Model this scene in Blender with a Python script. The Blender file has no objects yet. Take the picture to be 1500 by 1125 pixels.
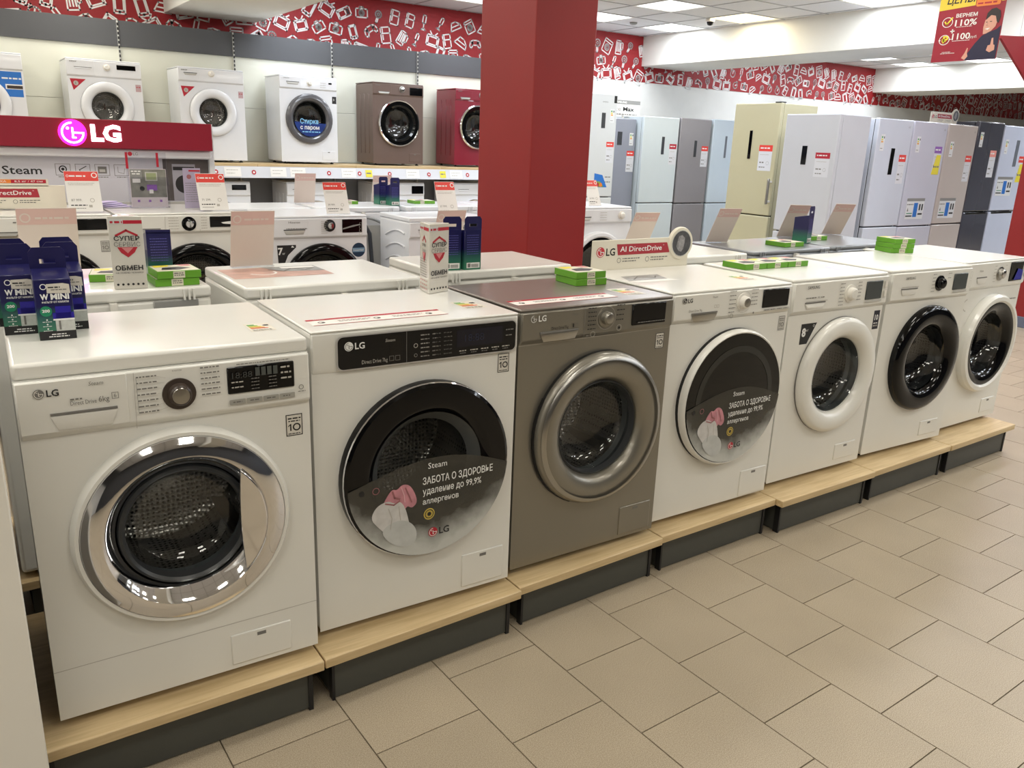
import bpy, math, random
from mathutils import Vector, Matrix
random.seed(7)
SC = bpy.context.scene
COL = SC.collection
PI = math.pi
R = math.radians

# ---------------------------------------------------------------- camera
CAM_POS = Vector((0.58558675, -1.46441484, 1.45983721))
YAW, PITCH, ROLL, FPX = 0.60272209, -0.28761487, 0.03779401, 1186.77
_f = Vector((math.sin(YAW)*math.cos(PITCH), math.cos(YAW)*math.cos(PITCH), math.sin(PITCH)))
_r = Vector((math.cos(YAW), -math.sin(YAW), 0))
_u = _r.cross(_f)
RX = _r*math.cos(ROLL) + _u*math.sin(ROLL)
UX = _u*math.cos(ROLL) - _r*math.sin(ROLL)
cd = bpy.data.cameras.new('camera')
cd.sensor_width = 36; cd.lens = 36*FPX/1500; cd.clip_end = 100; cd.clip_start = .05
cam = bpy.data.objects.new('camera', cd); COL.objects.link(cam)
m = Matrix.Identity(4)
for i in range(3):
    m[i][0] = RX[i]; m[i][1] = UX[i]; m[i][2] = -_f[i]; m[i][3] = CAM_POS[i]
cam.matrix_world = m
SC.camera = cam
# ---------------------------------------------------------------- world and exposure
W_ = bpy.data.worlds.new('world'); SC.world = W_; W_.use_nodes = True
W_.node_tree.nodes['Background'].inputs[0].default_value = (.9, .95, 1, 1)
W_.node_tree.nodes['Background'].inputs[1].default_value = .25
SC.view_settings.view_transform = 'Standard'; SC.view_settings.look = 'None'
SC.view_settings.exposure = 0.0; SC.view_settings.gamma = 1
SC.view_settings.use_curve_mapping = False
try: SC.cycles.max_bounces = 8; SC.cycles.transparent_max_bounces = 12
except Exception: pass
LAMP_W = 12.6           # watts of one ceiling panel
WARM = (1.0, .86, .60); COOL = (.86, .92, 1.0); NEUT = (1.0, .972, .915)

def project(p):
    d = Vector(p) - CAM_POS; z = d.dot(_f)
    if z < .05: return None
    return 750+FPX*d.dot(RX)/z, 562.5-FPX*d.dot(UX)/z, z

# ---------------------------------------------------------------- materials
def lin(c):
    return tuple((x/12.92 if x <= .04045 else ((x+.055)/1.055)**2.4) for x in (v/255 for v in c))
MATS = {}
def mat(name, rgb, rough=.5, metal=0, coat=0, bump=0, bscale=200, var=0, vscale=5, emit=0, alpha=1, spec=.5):
    if name in MATS: return MATS[name]
    M = bpy.data.materials.new(name); M.use_nodes = True; nt = M.node_tree; b = nt.nodes['Principled BSDF']
    c = lin(rgb)
    b.inputs['Base Color'].default_value = (*c, 1); b.inputs['Roughness'].default_value = rough
    b.inputs['Metallic'].default_value = metal; b.inputs['Coat Weight'].default_value = coat
    b.inputs['Specular IOR Level'].default_value = spec; b.inputs['Alpha'].default_value = alpha
    if emit:
        b.inputs['Emission Color'].default_value = (*c, 1); b.inputs['Emission Strength'].default_value = emit
    tc = nt.nodes.new('ShaderNodeTexCoord')
    # every material gets a fine procedural variation
    n = nt.nodes.new('ShaderNodeTexNoise'); n.inputs['Scale'].default_value = vscale; n.inputs['Detail'].default_value = 4
    nt.links.new(tc.outputs['Object'], n.inputs['Vector'])
    v = var if var else .012
    mr = nt.nodes.new('ShaderNodeMapRange'); mr.inputs[3].default_value = 1-v; mr.inputs[4].default_value = 1+v
    mr.inputs[1].default_value = .3; mr.inputs[2].default_value = .7
    nt.links.new(n.outputs[0], mr.inputs[0])
    mx = nt.nodes.new('ShaderNodeVectorMath'); mx.operation = 'SCALE'; mx.inputs[0].default_value = c
    nt.links.new(mr.outputs[0], mx.inputs[3]); nt.links.new(mx.outputs[0], b.inputs['Base Color'])
    if bump:
        n2 = nt.nodes.new('ShaderNodeTexNoise'); n2.inputs['Scale'].default_value = bscale
        nt.links.new(tc.outputs['Object'], n2.inputs['Vector'])
        bp = nt.nodes.new('ShaderNodeBump'); bp.inputs['Strength'].default_value = bump; bp.inputs['Distance'].default_value = .002
        nt.links.new(n2.outputs[0], bp.inputs['Height']); nt.links.new(bp.outputs[0], b.inputs['Normal'])
    MATS[name] = M; return M

def glassmat(name, tint, gloss=.04, rough=.02, ior=1.45):
    """thin clear or tinted sheet: transparent with a fresnel gloss"""
    if name in MATS: return MATS[name]
    M = bpy.data.materials.new(name); M.use_nodes = True; nt = M.node_tree; nt.nodes.clear()
    o = nt.nodes.new('ShaderNodeOutputMaterial'); t = nt.nodes.new('ShaderNodeBsdfTransparent'); g = nt.nodes.new('ShaderNodeBsdfGlossy')
    t.inputs[0].default_value = (*tint, 1); g.inputs['Roughness'].default_value = rough; g.inputs[0].default_value = (1, 1, 1, 1)
    lw = nt.nodes.new('ShaderNodeLayerWeight'); f = nt.nodes.new('ShaderNodeMath'); f.operation = 'POWER'; f.inputs[1].default_value = 4.0; nt.links.new(lw.outputs['Facing'], f.inputs[0])
    a = nt.nodes.new('ShaderNodeMath'); a.operation = 'ADD'; a.inputs[1].default_value = gloss; a.use_clamp = True
    mx = nt.nodes.new('ShaderNodeMixShader')
    nt.links.new(f.outputs[0], a.inputs[0]); nt.links.new(a.outputs[0], mx.inputs[0]); nt.links.new(t.outputs[0], mx.inputs[1]); nt.links.new(g.outputs[0], mx.inputs[2])
    nt.links.new(mx.outputs[0], o.inputs[0]); MATS[name] = M; return M

WHITE = mat('white_enamel', (226, 225, 219), .28, coat=.35)
WHITE2 = mat('white_plastic', (229, 226, 218), .38)
WHITEC = mat('cool_white_enamel', (226, 228, 232), .3, coat=.3)
OFFW = mat('ivory_plastic', (224, 217, 198), .35, coat=.2)
LGREY = mat('light_grey_plastic', (188, 187, 182), .4)
MGREY = mat('mid_grey_plastic', (140, 140, 138), .45)
DGREY = mat('dark_grey_rubber', (58, 60, 62), .35)
BLACK = mat('gloss_black_plastic', (8, 8, 10), .07, spec=.32)
BLACKM = mat('matt_black_plastic', (22, 22, 24), .5)
CHROME = mat('chrome', (225, 225, 228), .06, metal=1)
STEELD = mat('brushed_knob_metal', (172, 170, 165), .28, metal=1)
SILVER = mat('warm_silver_paint', (138, 134, 124), .33, metal=.65, coat=.35)
SILVTOP = mat('warm_silver_lid', (138, 130, 124), .34, metal=.4, coat=.15)
BROWN = mat('bronze_brown_paint', (112, 94, 86), .4, metal=.4)
BURG = mat('burgundy_paint', (128, 22, 42), .32, coat=.3)
INK = mat('black_print', (28, 28, 30), .5)
INKG = mat('grey_print', (118, 116, 112), .6)
INKP = mat('pale_print', (176, 172, 164), .6)
INKW = mat('white_print', (232, 232, 230), .5)
RED = mat('brand_red_print', (176, 24, 46), .45)
CRIM = mat('crimson_header', (142, 15, 42), .45)
PRED = mat('price_card_red', (222, 62, 52), .5)
PAPER = mat('white_paper', (232, 230, 226), .6)
LILAC = mat('lilac_paper', (200, 190, 222), .6)
PINKB = mat('card_back_beige', (212, 198, 188), .6)
PINKH = mat('card_back_pink', (210, 176, 168), .6)
GREEN = mat('lime_green_card', (96, 156, 38), .45)
NAVY = mat('navy_card', (24, 22, 76), .38)
YEL = mat('yellow_print', (228, 214, 60), .5)
ORG = mat('orange_print', (226, 128, 50), .5)
GRN2 = mat('green_print', (22, 130, 92), .5)
BLU = mat('blue_print', (40, 112, 196), .45)
PURP = mat('purple_print', (140, 92, 176), .5)
GOLD = mat('gold_print', (200, 176, 84), .5)
PLINTH = mat('charcoal_plinth', (70, 71, 66), .5, bump=.05)
GASKET = mat('gasket_rubber', (72, 76, 78), .3)
WALLW = mat('white_wall_paint', (226, 226, 222), .7, bump=.03, var=.02)
SHELFW = mat('white_back_panel', (214, 215, 202), .6, var=.02, vscale=2)
BANDG = mat('grey_band_panel', (76, 77, 80), .6)
WRED = mat('red_wall_band', (152, 26, 32), .6)
PILR = mat('red_pillar_paint', (140, 24, 24), .5, bump=.04, var=.04, vscale=3)
CEILM = mat('ceiling_tile_white', (216, 216, 218), .9, bump=.3, bscale=120)
BEAMM = mat('beam_white_paint', (222, 220, 212), .8, bump=.02)
TBAR = mat('ceiling_grid_white', (165, 165, 168), .5)
GLASS = glassmat('door_glass', (.86, .87, .86), .05)
GLASSD = glassmat('smoked_door_glass', (.40, .41, .42), .06)
ACRY = glassmat('clear_acrylic', (.93, .93, .95), .03)

def wood():
    M = bpy.data.materials.new('maple_board'); M.use_nodes = True; nt = M.node_tree; b = nt.nodes['Principled BSDF']
    tc = nt.nodes.new('ShaderNodeTexCoord'); mp = nt.nodes.new('ShaderNodeMapping'); mp.inputs['Scale'].default_value = (1.2, 14, 14)
    n = nt.nodes.new('ShaderNodeTexNoise'); n.inputs['Scale'].default_value = 4; n.inputs['Detail'].default_value = 8; n.inputs['Distortion'].default_value = .6
    cr = nt.nodes.new('ShaderNodeValToRGB'); e = cr.color_ramp.elements
    e[0].position = .3; e[0].color = (*lin((192, 166, 122)), 1); e[1].position = .72; e[1].color = (*lin((218, 194, 152)), 1)
    nt.links.new(tc.outputs['Object'], mp.inputs[0]); nt.links.new(mp.outputs[0], n.inputs['Vector']); nt.links.new(n.outputs[0], cr.inputs[0]); nt.links.new(cr.outputs[0], b.inputs['Base Color'])
    b.inputs['Roughness'].default_value = .42
    return M
WOOD = wood()

def floor_tile_mat():
    M = bpy.data.materials.new('speckled_porcelain'); M.use_nodes = True; nt = M.node_tree; b = nt.nodes['Principled BSDF']
    g = nt.nodes.new('ShaderNodeNewGeometry')
    n = nt.nodes.new('ShaderNodeTexNoise'); n.inputs['Scale'].default_value = 420; n.inputs['Detail'].default_value = 2
    n2 = nt.nodes.new('ShaderNodeTexNoise'); n2.inputs['Scale'].default_value = 3.5; n2.inputs['Detail'].default_value = 5
    oi = nt.nodes.new('ShaderNodeObjectInfo')
    cr = nt.nodes.new('ShaderNodeValToRGB'); e = cr.color_ramp.elements
    e[0].position = .34; e[0].color = (*lin((143, 129, 109)), 1); e[1].position = .66; e[1].color = (*lin((186, 173, 151)), 1)
    nt.links.new(g.outputs['Position'], n.inputs['Vector']); nt.links.new(g.outputs['Position'], n2.inputs['Vector'])
    nt.links.new(n.outputs[0], cr.inputs[0])
    mr = nt.nodes.new('ShaderNodeMapRange'); mr.inputs[1].default_value = .25; mr.inputs[2].default_value = .75; mr.inputs[3].default_value = .93; mr.inputs[4].default_value = 1.06
    nt.links.new(n2.outputs[0], mr.inputs[0])
    mr2 = nt.nodes.new('ShaderNodeMapRange'); mr2.inputs[3].default_value = .96; mr2.inputs[4].default_value = 1.04
    nt.links.new(oi.outputs['Random'], mr2.inputs[0])
    mm = nt.nodes.new('ShaderNodeMath'); mm.operation = 'MULTIPLY'; nt.links.new(mr.outputs[0], mm.inputs[0]); nt.links.new(mr2.outputs[0], mm.inputs[1])
    sc = nt.nodes.new('ShaderNodeVectorMath'); sc.operation = 'SCALE'
    nt.links.new(cr.outputs[0], sc.inputs[0]); nt.links.new(mm.outputs[0], sc.inputs[3]); nt.links.new(sc.outputs[0], b.inputs['Base Color'])
    b.inputs['Roughness'].default_value = .36
    bp = nt.nodes.new('ShaderNodeBump'); bp.inputs['Strength'].default_value = .05; bp.inputs['Distance'].default_value = .001
    nt.links.new(n.outputs[0], bp.inputs['Height']); nt.links.new(bp.outputs[0], b.inputs['Normal'])
    return M
TILE = floor_tile_mat()
GROUT = mat('dark_grout', (104, 92, 74), .85, bump=.2)

def drum_mat():
    M = bpy.data.materials.new('perforated_drum_steel'); M.use_nodes = True; nt = M.node_tree; b = nt.nodes['Principled BSDF']
    tc = nt.nodes.new('ShaderNodeTexCoord'); v = nt.nodes.new('ShaderNodeTexVoronoi'); v.inputs['Scale'].default_value = 75; v.inputs['Randomness'].default_value = .25
    cr = nt.nodes.new('ShaderNodeValToRGB'); e = cr.color_ramp.elements
    e[0].position = .24; e[0].color = (.02, .02, .02, 1); e[1].position = .34; e[1].color = (.50, .49, .47, 1)
    nt.links.new(tc.outputs['Object'], v.inputs['Vector']); nt.links.new(v.outputs['Distance'], cr.inputs[0]); nt.links.new(cr.outputs[0], b.inputs['Base Color'])
    b.inputs['Metallic'].default_value = .85; b.inputs['Roughness'].default_value = .25
    bp = nt.nodes.new('ShaderNodeBump'); bp.inputs['Strength'].default_value = .7; bp.inputs['Distance'].default_value = .004
    nt.links.new(v.outputs['Distance'], bp.inputs['Height']); nt.links.new(bp.outputs[0], b.inputs['Normal'])
    return M
DRUM = drum_mat()

def sticker_mat():
    """printed door sticker: smoky grey at the top, foam white at the bottom, upper part see-through"""
    M = bpy.data.materials.new('foam_print_sticker'); M.use_nodes = True; nt = M.node_tree; b = nt.nodes['Principled BSDF']
    tc = nt.nodes.new('ShaderNodeTexCoord'); sp = nt.nodes.new('ShaderNodeSeparateXYZ'); nt.links.new(tc.outputs['Object'], sp.inputs[0])
    n = nt.nodes.new('ShaderNodeTexNoise'); n.inputs['Scale'].default_value = 16; n.inputs['Detail'].default_value = 5; nt.links.new(tc.outputs['Object'], n.inputs['Vector'])
    # radial distance from the door centre (object origin = door centre)
    ln = nt.nodes.new('ShaderNodeVectorMath'); ln.operation = 'LENGTH'; nt.links.new(tc.outputs['Object'], ln.inputs[0])
    dn = nt.nodes.new('ShaderNodeMath'); dn.operation = 'MULTIPLY_ADD'; dn.inputs[1].default_value = -.9; nt.links.new(sp.outputs['Z'], dn.inputs[0]); nt.links.new(ln.outputs['Value'], dn.inputs[2])
    ad = nt.nodes.new('ShaderNodeMath'); ad.operation = 'MULTIPLY_ADD'; ad.inputs[1].default_value = .16; nt.links.new(n.outputs[0], ad.inputs[0]); nt.links.new(dn.outputs[0], ad.inputs[2])
    cr = nt.nodes.new('ShaderNodeValToRGB'); e = cr.color_ramp.elements
    e[0].position = .36; e[0].color = (*lin((70, 68, 62)), 1); e[1].position = .50; e[1].color = (*lin((196, 198, 194)), 1)
    nt.links.new(ad.outputs[0], cr.inputs[0]); nt.links.new(cr.outputs[0], b.inputs['Base Color'])
    mr = nt.nodes.new('ShaderNodeMapRange'); mr.inputs[1].default_value = .24; mr.inputs[2].default_value = .42; mr.inputs[3].default_value = .55; mr.inputs[4].default_value = .97
    nt.links.new(ad.outputs[0], mr.inputs[0]); nt.links.new(mr.outputs[0], b.inputs['Alpha'])
    b.inputs['Roughness'].default_value = .25
    return M
STICK = sticker_mat()

# ---------------------------------------------------------------- mesh helpers
def link(o, parent=None):
    COL.objects.link(o)
    if parent is not None: o.parent = parent
    return o
def tag(o, label=None, cat=None, group=None, kind=None):
    if label: o['label'] = label
    if cat: o['category'] = cat
    if group: o['group'] = group
    if kind: o['kind'] = kind
    return o
def empty(name, loc, rz=0, label=None, cat=None, group=None):
    o = bpy.data.objects.new(name, None); o.location = loc; o.rotation_euler = (0, 0, rz); o.empty_display_size = .05
    link(o); return tag(o, label, cat, group)

class MB:
    def __init__(s): s.v = []; s.f = []; s.mi = []; s.mats = []
    def _m(s, m):
        if m is None: return 0
        if m not in s.mats: s.mats.append(m)
        return s.mats.index(m)
    def add(s, vs, fs, m=None):
        b = len(s.v); s.v += [tuple(v) for v in vs]; s.f += [tuple(b+i for i in f) for f in fs]; s.mi += [s._m(m)]*len(fs); return s
    def box(s, x0, x1, y0, y1, z0, z1, m=None):
        return s.add([(x0, y0, z0), (x1, y0, z0), (x1, y1, z0), (x0, y1, z0), (x0, y0, z1), (x1, y0, z1), (x1, y1, z1), (x0, y1, z1)],
                     [(0, 3, 2, 1), (4, 5, 6, 7), (0, 1, 5, 4), (1, 2, 6, 5), (2, 3, 7, 6), (3, 0, 4, 7)], m)
    def prism(s, poly, y0, y1, m=None):      # polygon in x,z extruded along y (counter-clockwise seen from -y)
        n = len(poly)
        s.add([(x, y0, z) for x, z in poly]+[(x, y1, z) for x, z in poly],
              [tuple(range(n)), tuple(range(2*n-1, n-1, -1))]+[(i, n+i, n+(i+1) % n, (i+1) % n) for i in range(n)], m); return s
    def slab(s, poly, z0, z1, m=None):       # polygon in x,y extruded along z
        n = len(poly)
        s.add([(x, y, z0) for x, y in poly]+[(x, y, z1) for x, y in poly],
              [tuple(range(n-1, -1, -1)), tuple(range(n, 2*n))]+[(i, (i+1) % n, n+(i+1) % n, n+i) for i in range(n)], m); return s
    def lathe(s, prof, cx=0, cz=0, n=56, m=None, axis='y', cy=0):    # prof: list (r, h)
        vs = []; fs = []
        for r, h in prof:
            for k in range(n):
                a = 2*PI*k/n
                if axis == 'y': vs.append((cx+r*math.cos(a), h, cz+r*math.sin(a)))
                else: vs.append((cx+r*math.cos(a), cy+r*math.sin(a), h))
        for j in range(len(prof)-1):
            for k in range(n):
                a, b_ = j*n+k, j*n+(k+1) % n
                fs.append((a, a+n, b_+n, b_) if axis == 'y' else (a, b_, b_+n, a+n))
        s.add(vs, fs, m)
        for j, rev in ((0, 0), (len(prof)-1, 1)):
            if prof[j][0] > 1e-4 and s_cap.get('on'):
                loop = [len(s.v)-len(vs)+j*n+k for k in range(n)]
                s.f.append(tuple(loop if not rev else loop[::-1])); s.mi.append(s._m(m))
        return s
    def disc(s, cx, y, cz, r, m=None, n=40):
        return s.add([(cx+r*math.cos(2*PI*k/n), y, cz+r*math.sin(2*PI*k/n)) for k in range(n)], [tuple(range(n))], m)
    def tube(s, pts, r, n=8, m=None):
        pts = [Vector(p) for p in pts]; rings = []
        for i, p in enumerate(pts):
            t = (pts[min(i+1, len(pts)-1)]-pts[max(i-1, 0)]).normalized()
            a = t.cross(Vector((0, 0, 1)));  a = t.cross(Vector((1, 0, 0))) if a.length < .05 else a
            a.normalize(); b = t.cross(a)
            rings.append([p+a*r*math.cos(2*PI*k/n)+b*r*math.sin(2*PI*k/n) for k in range(n)])
        vs = [v for rg in rings for v in rg]
        fs = [(j*n+k, j*n+(k+1) % n, (j+1)*n+(k+1) % n, (j+1)*n+k) for j in range(len(pts)-1) for k in range(n)]
        fs += [tuple(range(n))[::-1], tuple((len(pts)-1)*n+k for k in range(n))]
        return s.add(vs, fs, m)
    def mesh(s, name, m=None, smooth=True, angle=35):
        me = bpy.data.meshes.new(name); me.from_pydata(s.v, [], s.f)
        ms = s.mats if s.mats else [m]
        for x in ms: me.materials.append(x)
        if len(ms) > 1: me.polygons.foreach_set('material_index', s.mi)
        me.update()
        if smooth:
            me.polygons.foreach_set('use_smooth', [True]*len(me.polygons)); me.set_sharp_from_angle(angle=R(angle))
        return me
    def build(s, name, m=None, parent=None, bevel=0, seg=2, loc=None, smooth=True, label=None):
        o = bpy.data.objects.new(name, s.mesh(name, m, smooth)); link(o, parent)
        if bevel:
            b = o.modifiers.new('bevel', 'BEVEL'); b.width = bevel; b.segments = seg; b.limit_method = 'ANGLE'; b.angle_limit = R(40)
            b.harden_normals = False
        if loc: o.location = loc
        if label: o['label'] = label
        return o
s_cap = {'on': True}

# flat print: text, bars, discs and polygons laid on a plane, joined into one mesh
_tc = {}
def text_mesh(st, bold):
    k = (st, bold)
    if k not in _tc:
        c = bpy.data.curves.new('t', 'FONT'); c.body = st; c.resolution_u = 2; c.fill_mode = 'FRONT'; c.offset = bold
        o = bpy.data.objects.new('t', c); me = bpy.data.meshes.new_from_object(o)
        vs = [(v.co.x, v.co.y) for v in me.vertices]; fs = [tuple(p.vertices) for p in me.polygons]
        x0 = min(v[0] for v in vs); x1 = max(v[0] for v in vs)
        _tc[k] = ([(x-x0, y) for x, y in vs], fs, x1-x0)
        bpy.data.meshes.remove(me); bpy.data.objects.remove(o); bpy.data.curves.remove(c)
    return _tc[k]
class Print:
    """2D items (a right, b up) placed by frame: origin o, axes ax, ay, outward normal no"""
    def __init__(s, o, ax, ay, no):
        s.o, s.ax, s.ay, s.no = Vector(o), Vector(ax), Vector(ay), Vector(no); s.m = MB(); s.main = s.m; s.subs = []
    def sub(s, name): s.m = MB(); s.subs.append((name, s.m)); return s
    def end(s): s.m = s.main; return s
    def pt(s, a, b, l): return s.o+s.ax*a+s.ay*b+s.no*(.0004+l*.0005)
    def raw(s, vs, fs, m, l): s.m.add([s.pt(a, b, l) for a, b in vs], fs, m); return s
    def poly(s, vs, m, l=0):
        area = sum(vs[i][0]*vs[(i+1) % len(vs)][1]-vs[(i+1) % len(vs)][0]*vs[i][1] for i in range(len(vs)))
        if area < 0: vs = vs[::-1]
        return s.raw(vs, [tuple(range(len(vs)))], m, l)
    def rect(s, a0, a1, b0, b1, m, l=0): return s.poly([(a0, b0), (a1, b0), (a1, b1), (a0, b1)], m, l)
    def rrect(s, a0, a1, b0, b1, r, m, l=0):
        P = []
        for cx, cy, t in ((a1-r, b1-r, 0), (a0+r, b1-r, 1), (a0+r, b0+r, 2), (a1-r, b0+r, 3)):
            for k in range(5): P.append((cx+r*math.cos(t*PI/2+k*PI/8), cy+r*math.sin(t*PI/2+k*PI/8)))
        return s.poly(P, m, l)
    def frame(s, a0, a1, b0, b1, t, m, l=0):
        for r in ((a0, a1, b0, b0+t), (a0, a1, b1-t, b1), (a0, a0+t, b0+t, b1-t), (a1-t, a1, b0+t, b1-t)): s.rect(*r, m, l)
        return s
    def disc(s, a, b, r, m, l=0, n=24): return s.poly([(a+r*math.cos(2*PI*k/n), b+r*math.sin(2*PI*k/n)) for k in range(n)], m, l)
    def arc(s, a, b, r, t, m, l=0, a0=0, a1=360, n=24):
        n = max(3, int(n*abs(a1-a0)/360)); V = []; F = []
        for k in range(n+1):
            q = R(a0+(a1-a0)*k/n)
            V += [(a+(r-t)*math.cos(q), b+(r-t)*math.sin(q)), (a+r*math.cos(q), b+r*math.sin(q))]
        for k in range(n): F.append((2*k, 2*k+1, 2*k+3, 2*k+2))
        return s.raw(V, F, m, l)
    def line(s, pts, t, m, l=0, closed=False):
        if closed: pts = pts+[pts[0]]
        for (x0, y0), (x1, y1) in zip(pts, pts[1:]):
            d = math.hypot(x1-x0, y1-y0) or 1; nx, ny = -(y1-y0)/d*t/2, (x1-x0)/d*t/2; ex, ey = (x1-x0)/d*t/2, (y1-y0)/d*t/2
            s.poly([(x0+nx-ex, y0+ny-ey), (x0-nx-ex, y0-ny-ey), (x1-nx+ex, y1-ny+ey), (x1+nx+ex, y1+ny+ey)], m, l)
        return s
    def text(s, st, a, b, h, m, l=1, w=None, bold=0, align='l', slant=0):
        vs, fs, wd = text_mesh(st, bold); sy = h/.70; sx = sy if w is None else w/wd
        off = {'l': 0, 'c': -wd*sx/2, 'r': -wd*sx}[align]
        return s.raw([(a+off+x*sx+y*sy*slant, b+y*sy) for x, y in vs], fs, m, l)
    def dashes(s, a0, a1, b, h, m, l=1, seed=0):
        """illegible small print: a row of short marks"""
        rnd = random.Random(seed*31+int(a0*1e4)+int(b*1e4)); x = a0
        while x < a1-.4*h:
            w = min(rnd.uniform(1.2, 4)*h, a1-x); s.rect(x, x+w, b, b+h, m, l); x += w+.7*h
        return s
    def build(s, name, parent, label=None, loc=None):
        out = []
        for nm, q in s.subs:
            if q.v: out.append(q.build(nm, None, parent, smooth=False, loc=loc))
        if s.main.v: out.append(s.main.build(name, None, parent, smooth=False, label=label, loc=loc))
        s.objs = out
        return out[-1]

def logo_face(P, a, b, r, disc, ring, l=1):
    """round emblem: open ring with an L and a dot inside"""
    if disc: P.disc(a, b, r, disc, l)
    t = r*.13; R2 = r*.84
    P.arc(a, b, R2, t, ring, l+1, a0=90, a1=360)
    P.rect(a+r*.05, a+R2, b-t/2, b+t/2, ring, l+1)
    P.rect(a-t/2, a+t/2, b-r*.38, b+r*.42, ring, l+1); P.rect(a-t/2, a+r*.24, b-r*.38-t/2, b-r*.38+t/2, ring, l+1)
    P.disc(a-r*.34, b+r*.34, r*.11, ring, l+1, 12)
def lg(P, a, b, h, disc, ring, ink, l=1):
    logo_face(P, a, b, h*.62, disc, ring, l); P.text('LG', a+h*.85, b-h*.42, h*.85, ink, l, bold=.02)
def inverter10(P, a, b, w, h, ink, bg, l=0):
    P.sub('rating_sticker')
    P.rect(a, a+w, b, b+h, bg, l); P.frame(a, a+w, b, b+h, w*.05, ink, l+1)
    P.rect(a+w*.24, a+w*.32, b+h*.24, b+h*.56, ink, l+1); P.poly([(a+w*.12, b+h*.47), (a+w*.26, b+h*.56), (a+w*.26, b+h*.50), (a+w*.12, b+h*.43)], ink, l+1); P.arc(a+w*.64, b+h*.40, w*.24, w*.08, ink, l+2)
    P.dashes(a+w*.12, a+w*.9, b+h*.78, h*.06, ink, l+1); P.dashes(a+w*.15, a+w*.85, b+h*.66, h*.05, ink, l+1); P.dashes(a+w*.12, a+w*.85, b+h*.08, h*.04, ink, l+1); P.end()
def chaikin(pts, n=2):
    for _ in range(n):
        out = []
        for i in range(len(pts)):
            (x0, y0), (x1, y1) = pts[i], pts[(i+1) % len(pts)]
            out += [(x0*.75+x1*.25, y0*.75+y1*.25), (x0*.25+x1*.75, y0*.25+y1*.75)]
        pts = out
    return pts

# ================================================================ SETTING
X0, X1, Y0, Y1, CEIL = -3.4, 21.0, -5.2, 7.9, 3.0
def struct(name, mb, m, parent=None, smooth=False):
    o = mb.build(name, m, parent, smooth=smooth)
    if parent is None: o['kind'] = 'structure'
    return o
floor = struct('floor', MB().box(X0, X1, Y0, Y1, -.12, -.004), GROUT)
def floor_tiles():
    P_, Q_, TX, TY, TA = .30456, .3085, 1.8784, .4000, .02978
    g = .0035; h = .012
    bm = MB(); bm.box(g/2, P_-g/2, -Q_+g/2, -g/2, -h, 0)
    me = bm.mesh('floor_tile', TILE, smooth=False)
    c, s = math.cos(TA), math.sin(TA); vis = []; far = []
    for k in range(-19, 66):
        for j in range(-60, 40):
            X = k*P_; Y = -j*Q_-((k+2) % 40)*.1535 if False else -j*Q_-(k+2)*.1535
            x, y = TX+X*c-Y*s, TY+X*s+Y*c
            if not (X0 < x < X1-.3 and Y0+.4 < y < Y1-.02): continue
            cx, cy = x+P_/2*c, y-Q_/2
            if cx > X1-.3: continue
            p = project((cx, cy, 0))
            hidden = cy > .36 and cx < 5.0
            if p and -90 < p[0] < 1590 and 300 < p[1] < 1260 and not hidden: vis.append((p[2], x, y))
            else: far.append((x, y))
    vis.sort()
    for d, x, y in vis[:300]:
        o = bpy.data.objects.new('floor_tile', me); link(o, floor); o.location = (x, y, 0); o.rotation_euler = (0, 0, TA+random.uniform(-.0015, .0015))
    mb = MB()
    for x, y in [(a, b) for _, a, b in vis[300:]]+far:
        pts = [(g/2, -g/2), (g/2, -Q_+g/2), (P_-g/2, -Q_+g/2), (P_-g/2, -g/2)]
        mb.slab([(x+a*c-b*s, y+a*s+b*c) for a, b in pts], -h, 0)
    o = mb.build('distant_tiles', TILE, floor, smooth=False); o['kind'] = 'stuff'
floor_tiles()

struct('wall_back', MB().box(X0, X1, Y1, Y1+.15, 0, CEIL+.2), WALLW)
struct('wall_left', MB().box(X0-.15, X0, Y0, Y1+.15, 0, CEIL+.2), WALLW)
struct('wall_right', MB().box(X1, X1+.15, Y0, Y1+.15, 0, CEIL+.2), WALLW)
WALLF = mat('charcoal_rear_wall', (52, 52, 54), .7)
struct('wall_front', MB().box(X0-.15, X1+.15, Y0-.15, Y0, 0, CEIL+.2), WALLF)
struct('baseboard_back', MB().box(X0, X1, Y1-.015, Y1, 0, .08), MGREY)

# ceiling slab, beams, hanging grid and tiles
ceiling = struct('ceiling', MB().box(X0, X1, Y0, Y1, CEIL+.06, CEIL+.2), CEILM)
BEAMS = [(2.6, 3.51), (9.08, 10.0), (14.75, 15.8)]
for i, (a, b) in enumerate(BEAMS):
    o = MB().box(a, b, Y0, Y1-.004, 2.6, CEIL+.06).build('trim_%d' % (i+1), BEAMM, None, bevel=.006); o['kind'] = 'structure'
LIGHT_ROWS = [6.65, 5.45, 3.65, 1.85, .05, -1.75, -3.55]
BAYS = [(X0, 2.6, [1.4, -.4, -2.2], 2.6), (3.51, 9.08, [8.4, 7.2, 5.4, 3.6], 9.0), (10.0, 14.75, [14.1, 12.9, 11.1], 14.7), (15.8, X1, [19.9, 17.5], 21.0)]
lights = []
ctile = MB().box(.012, .588, .012, .588, 0, .014).mesh('ceiling_tile', CEILM, smooth=False)
tb = MB(); rest = MB(); ntile = 0
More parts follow.
